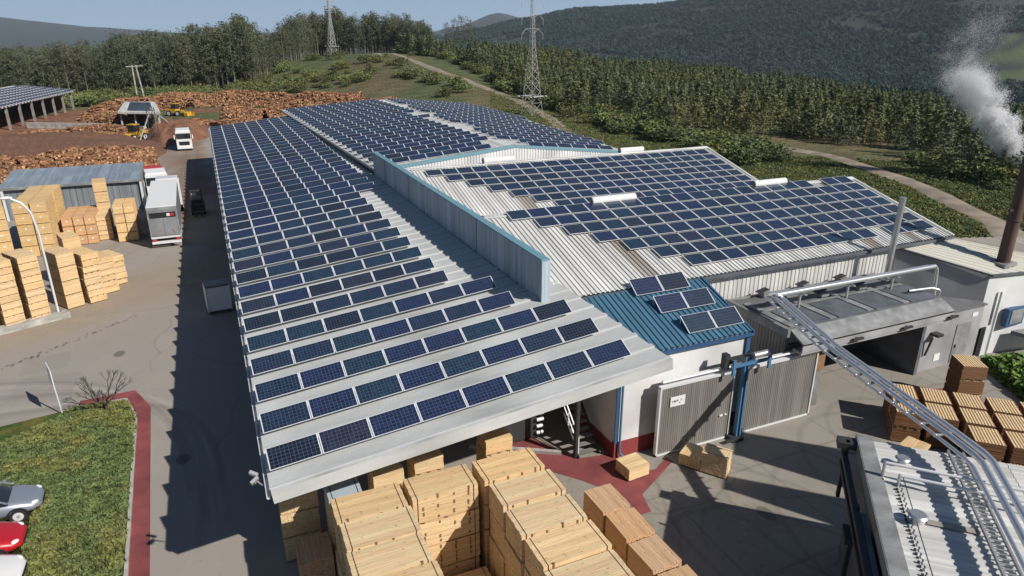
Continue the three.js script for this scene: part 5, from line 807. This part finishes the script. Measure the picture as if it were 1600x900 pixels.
function forest(name, parts, material, label, pts, group, tones, tk) {
  const per = parts.map(() => []); pts.forEach((p, i) => per[i % parts.length].push(p)); const r = rng(pts.length), col = new THREE.Color();
  const holder = new THREE.Group(); holder.name = numbered(name); scene.add(holder); tag(holder, label, 'trees', group, 'stuff');
  per.forEach((l, k) => { if (!l.length) return; const im = new THREE.InstancedMesh(whole(parts[k], tk), material, l.length); im.name = 'trees'; im.userData.kind = 'stuff'; l.forEach(([x, z, s, sy], i) => { im.setMatrixAt(i, new THREE.Matrix4().compose(V(x, ground(x, z) - 0.1, z), new THREE.Quaternion().setFromEuler(new THREE.Euler(0, r() * 6.28, 0)), V(s, sy || s, s))); const c = tones(r, x, z); im.setColorAt(i, col.setRGB(c[0], c[1], c[2])); }); im.castShadow = im.receiveShadow = true; holder.add(im); });
}
const polar = (az, D) => { const t = THREE.MathUtils.degToRad(az); return [Math.sin(t) * D, -Math.cos(t) * D]; };
const NEAR = [[10, 385], [14, 350], [18, 318], [21, 262], [24, 212], [28, 178], [34, 150], [40, 128], [44, 118], [49, 122], [53, 122], [57, 112], [61, 104], [70, 92], [80, 84]];
{
  // young plantation on the slope
  const r = rng(2024), pts = []; let guard = 0;
  while (pts.length < 5200 && guard++ < 90000) { const az = lerp(10, 78, r()), n = table(NEAR, az), D = Math.sqrt(lerp(n * n, 345 * 345, r())); if (D < n + 22 * Math.max(0, fbm(az * 0.9, 3, 2, 3) - 0.42)) continue; const [x, z] = polar(az, D); if (nearTrack(x, z, 13)) continue; const s = 0.6 + 0.75 * Math.pow(r(), 1.3) + 0.25 * (fbm(x / 22, z / 22, 9, 2) - 0.5); if (fbm(x / 14, z / 14, 33, 3) < 0.36) continue; pts.push([x, z, s * (1 + 0.15 * r()), s, D]); }
  pts.sort((a, b) => (a[4] - table(NEAR, THREE.MathUtils.radToDeg(Math.atan2(a[0], -a[1])))) * 1 + a[4] * 0.4 - ((b[4] - table(NEAR, THREE.MathUtils.radToDeg(Math.atan2(b[0], -b[1])))) + b[4] * 0.4));
  const near = pts.slice(0, 150), rest = pts.slice(150);
  near.forEach(([x, z, s, sy], i) => treeThing('young_pine', youngs[i % 6], cmYoung[(i * 7) % 4], `${i % 6}_${(i * 7) % 4}`, 'bushy young pine on the near edge of the plantation beyond the grass', 'tree', 'young pines along the plantation edge', x, z, s, r() * 6.28, sy));
  forest('pine_plantation', youngs, LM.young, 'dense plantation of young pines covering the slope', rest, null, (q, x, z) => { const m = fbm(x / 40, z / 40, 3, 3), b = smooth(0.5, 0.7, m), k = 0.75 + 0.55 * q(); return [k * lerp(0.95, 1.15, b), k * lerp(1, 1.05, b), k * lerp(1, 0.85, b)]; }, [1.6, 1.1, 1.0]);
  // tall woods: individual edge trees and the mass behind
  const edge = [], mass = [];
  const tops = (az) => table([[-30, 1], [-14, 0.78], [-9, 0.86], [-6, 0.8], [-4.5, 1.02], [0, 1.12], [3, 1.2], [4.6, 0.95], [5.4, 0.8], [6.5, 0.95], [8, 1.05], [10, 1.12], [14, 1.05], [16.5, 0.9], [18.5, 0.55], [21, 0.5]], az);
  for (let i = 0; i < 3200 && edge.length + mass.length < 1500; i++) { const az = lerp(-30, 17.5, r()), n = az < 4 ? 262 : table([[4, 270], [7, 330], [9, 372], [14, 374], [18, 330]], az), D = n + (r() * r()) * (az < 4 ? 110 : 90), [x, z] = polar(az, D); if (az > 3.8 && az < 6.6 && D < 300 && r() < 0.5) continue; const k = tops(az) * (0.62 + 0.5 * r()) * (0.86 + 0.28 * fbm(az * 0.8, 5, 3, 3)); (D < n + 11 && edge.length < 170 ? edge : mass).push([x, z, k * 0.95, k, D]); }
  edge.forEach(([x, z, s, sy], i) => { const hill = x > 25; treeThing('pine_tree', pines[i % 3], cmPine[(i * 5) % 4], `${i % 3}_${(i * 5) % 4}`, hill ? 'tall dark pine with bare trunk at the front of the hilltop wood' : 'tall pine with bare trunk at the edge of the wood behind the log yard', 'tree', hill ? 'pines of the hilltop wood edge' : 'pines at the wood edge behind the log yard', x, z, s, r() * 6.28, sy); });
  forest('pine_forest', pines, LM.pine, 'tall pine woods behind the log yard and on the hilltop', mass, null, (q) => { const k = 0.7 + 0.6 * q(); return [k * (1 + 0.3 * q()), k, k]; }, [1.7, 1.5, 1.6]);
  // feathery eucalyptus group right of the hilltop wood
  [[19.2, 345, 0.95], [19.8, 350, 1.05], [20.3, 342, 0.98], [20.7, 348, 0.8], [18.6, 352, 0.85]].forEach(([az, D, k], i) => { const [x, z] = polar(az, D); treeThing('eucalyptus', pines[i % 3], cmPine[1], `e${i % 3}`, 'tall feathery eucalyptus standing above the plantation beside the hilltop wood', 'tree', 'eucalyptus group', x, z, k * 0.8, r() * 6, k); });
  // shrubs along the wood edge, the bank and the track
  const sh = []; for (let i = 0; i < 1300; i++) { const u = r(); let az, D; if (u < 0.45) { az = lerp(-20, 4, r()); D = 232 + 34 * r(); } else if (u < 0.7) { az = lerp(3, 21, r()); D = lerp(200, 330, r()); if (fbm(az * 0.7, D / 25, 6, 3) < 0.5) continue; const [tx] = polar(az, D); if ((Math.abs(tx - 81) < 7 && D < 330) || (tx < 64 && D < 245)) continue; } else { az = lerp(18, 60, r()); if (fbm(az * 1.4, 8, 4, 3) < 0.48) continue; D = table(NEAR, az) - 18 * r() * r() + 9 * r(); } const [x, z] = polar(az, D), s = 0.5 + 0.9 * r(); if (nearTrack(x, z, 9)) continue; sh.push([x, z, s * 1.2, s, D]); }
  sh.sort((a, b) => a[4] - b[4]);
  sh.slice(0, 70).forEach(([x, z, s, sy], i) => treeThing('shrub', shrubs[i % 3], cmShrub[i % 3], `${i % 3}`, 'rounded wild shrub between the grass and the plantation', 'shrub', 'shrubs along the plantation', x, z, s, r() * 6, sy));
  forest('undergrowth', shrubs, LM.shrub, 'shrubs and undergrowth before the woods', sh.slice(70), null, (q) => { const k = 0.7 + 0.7 * q(); return [k * (0.85 + 0.35 * q()), k, k * 0.9]; }, [1, 0.8, 0.7]);
  // valley and far hills
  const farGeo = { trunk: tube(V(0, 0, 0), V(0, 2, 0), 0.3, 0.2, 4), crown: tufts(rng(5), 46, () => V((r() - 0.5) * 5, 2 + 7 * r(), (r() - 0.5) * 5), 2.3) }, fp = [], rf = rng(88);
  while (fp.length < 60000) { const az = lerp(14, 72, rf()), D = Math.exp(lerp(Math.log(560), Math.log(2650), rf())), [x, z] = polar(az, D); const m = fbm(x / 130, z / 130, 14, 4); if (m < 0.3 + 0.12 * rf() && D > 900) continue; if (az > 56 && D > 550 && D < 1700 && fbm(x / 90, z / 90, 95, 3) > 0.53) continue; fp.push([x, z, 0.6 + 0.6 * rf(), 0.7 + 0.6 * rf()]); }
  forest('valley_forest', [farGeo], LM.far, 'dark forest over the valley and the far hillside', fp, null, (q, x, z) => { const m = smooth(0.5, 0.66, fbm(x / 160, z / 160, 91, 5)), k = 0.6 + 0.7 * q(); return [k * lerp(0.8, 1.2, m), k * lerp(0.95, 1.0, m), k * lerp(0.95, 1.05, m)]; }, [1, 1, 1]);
}
// grass and weeds
function blades(name, label, seed, n, place, h, material, baseY = 0) {
  const r = rng(seed), g = tufts(rng(seed + 1), 12, () => V((r() - 0.5) * 0.3, 0.5 * h * r(), (r() - 0.5) * 0.3), h * 0.55, 1.6), im = new THREE.InstancedMesh(g, material, n), col = new THREE.Color(); im.name = numbered(name);
  for (let i = 0; i < n; i++) { const [x, z, y] = place(r), s = 0.5 + 0.8 * r(); im.setMatrixAt(i, new THREE.Matrix4().compose(V(x, (y ?? baseY), z), new THREE.Quaternion().setFromEuler(new THREE.Euler(0, r() * 6.28, 0)), V(s, s, s))); const d = smooth(0.35, 0.68, fbm(x / 1.1, z / 1.1, 12, 4)) * 0.7 + 0.3 * r(), k = 0.65 + 0.7 * r(); im.setColorAt(i, col.setRGB(k * lerp(0.75, 1.35, d), k * lerp(0.95, 1.15, d), k * 0.9)); }
  im.castShadow = im.receiveShadow = true; scene.add(im); return tag(im, label, 'grass', null, 'stuff');
}
const lawnIn = (x, z) => { const e = z > -36 ? lerp(-4.7, -5.5, (z + 8) / -28) : lerp(-5.5, -6.1, (z + 36) / -2.1), w = z < -31 ? lerp(-13.5, -8.6, smooth(-33, -38.2, z)) : lerp(-8.1, -8.8, (z + 8) / -23); return x < e - 0.12 && x > w; };
blades('lawn_grass', 'rough green grass of the lawn beside the red path', 41, 15000, (r) => { for (;;) { const x = lerp(-14, -4.6, r()), z = lerp(-9, -38, r()); if (lawnIn(x, z)) return [x, z]; } }, 0.28, LM.lawn, 0.06);
blades('verge_weeds', 'bright green weeds between the boiler house and the brown packs', 43, 5200, (r) => { const t = r(), o = 10 * r() * r(); return [lerp(40.9, 37.6, t) + o, lerp(-22.2, -16.4, t) + 0.25 * o, 0]; }, 0.5, LM.weed);
blades('meadow_grass', 'rough meadow grass on the slope between the halls and the plantation', 45, 26000, (r) => { for (;;) { const az = lerp(22, 62, r()), n = table(NEAR, az), D = lerp(Math.max(58, n * 0.55), n + 3, r()), [x, z] = polar(az, D); if (x > 48 && !nearTrack(x, z, 1.9)) return [x, z, ground(x, z) - 0.05]; } }, 0.3, LM.lawn);
// ---------- smoke drifting in from the right ----------
{
  const r = rng(606), n = 210000, g = new THREE.BufferGeometry(); g.setAttribute('position', new THREE.Float32BufferAttribute([-0.5, -0.4, 0, 0.5, -0.4, 0.1, 0, 0.5, -0.1, -0.4, 0.2, -0.4, 0.5, 0.1, 0.4, 0, -0.5, 0.2], 3)); g.computeVertexNormals();
  const im = new THREE.InstancedMesh(g, new THREE.MeshPhysicalMaterial({ color: S(0.95, 0.95, 0.96), roughness: 1, transmission: 0.5, thickness: 0, side: THREE.DoubleSide, specularIntensity: 0 }), n); im.name = 'smoke_plume';
  // centre line in world metres at about 115 m, from the stack outside the frame towards the valley
  const P = (az, el, D) => { const [x, z] = polar(az, D); return V(x, 18.5 + Math.tan(THREE.MathUtils.degToRad(el)) * D, z); };
  const line = new THREE.CatmullRomCurve3([P(61.5, -8.4, 118), P(60, -6.9, 117), P(58.8, -5.4, 116), P(57.6, -4.0, 115), P(56.3, -2.7, 115), P(55.6, -1.5, 114), P(56.4, 0.4, 113), P(57.6, 2.6, 112)]);
  const puffs = []; let sum = 0; for (let i = 0; i < 150; i++) { const t = r(), R = lerp(1.3, 3.6, t) * (0.4 + 0.6 * r()), w = R * R * Math.exp(-7 * Math.max(0, t - 0.3)) * lerp(1, 5, smooth(0.3, 0.6, t)); sum += w; puffs.push([line.getPoint(t).add(V(r() - 0.5, r() - 0.5, r() - 0.5).multiplyScalar(lerp(2.2, 4.6, t))), R, t, sum]); }
  for (let i = 0; i < n; i++) { const u = r() * sum, [c, R, t] = puffs.find((p) => p[3] >= u); const d = V(r() - 0.5, r() - 0.5, r() - 0.5).normalize().multiplyScalar(R * Math.sqrt(-Math.log(1 - 0.98 * r())) * 0.62), p = c.clone().add(d); const s = lerp(0.085, 0.034, smooth(0.3, 0.6, t)) * (0.7 + 0.6 * r()); im.setMatrixAt(i, new THREE.Matrix4().compose(p, new THREE.Quaternion().setFromEuler(new THREE.Euler(r() * 6, r() * 6, r() * 6)), V(s, s, s))); }
  scene.add(im); tag(im, 'white smoke plume drifting over the valley at the right', 'smoke', null, 'stuff');
}
renderer.render(scene, camera);
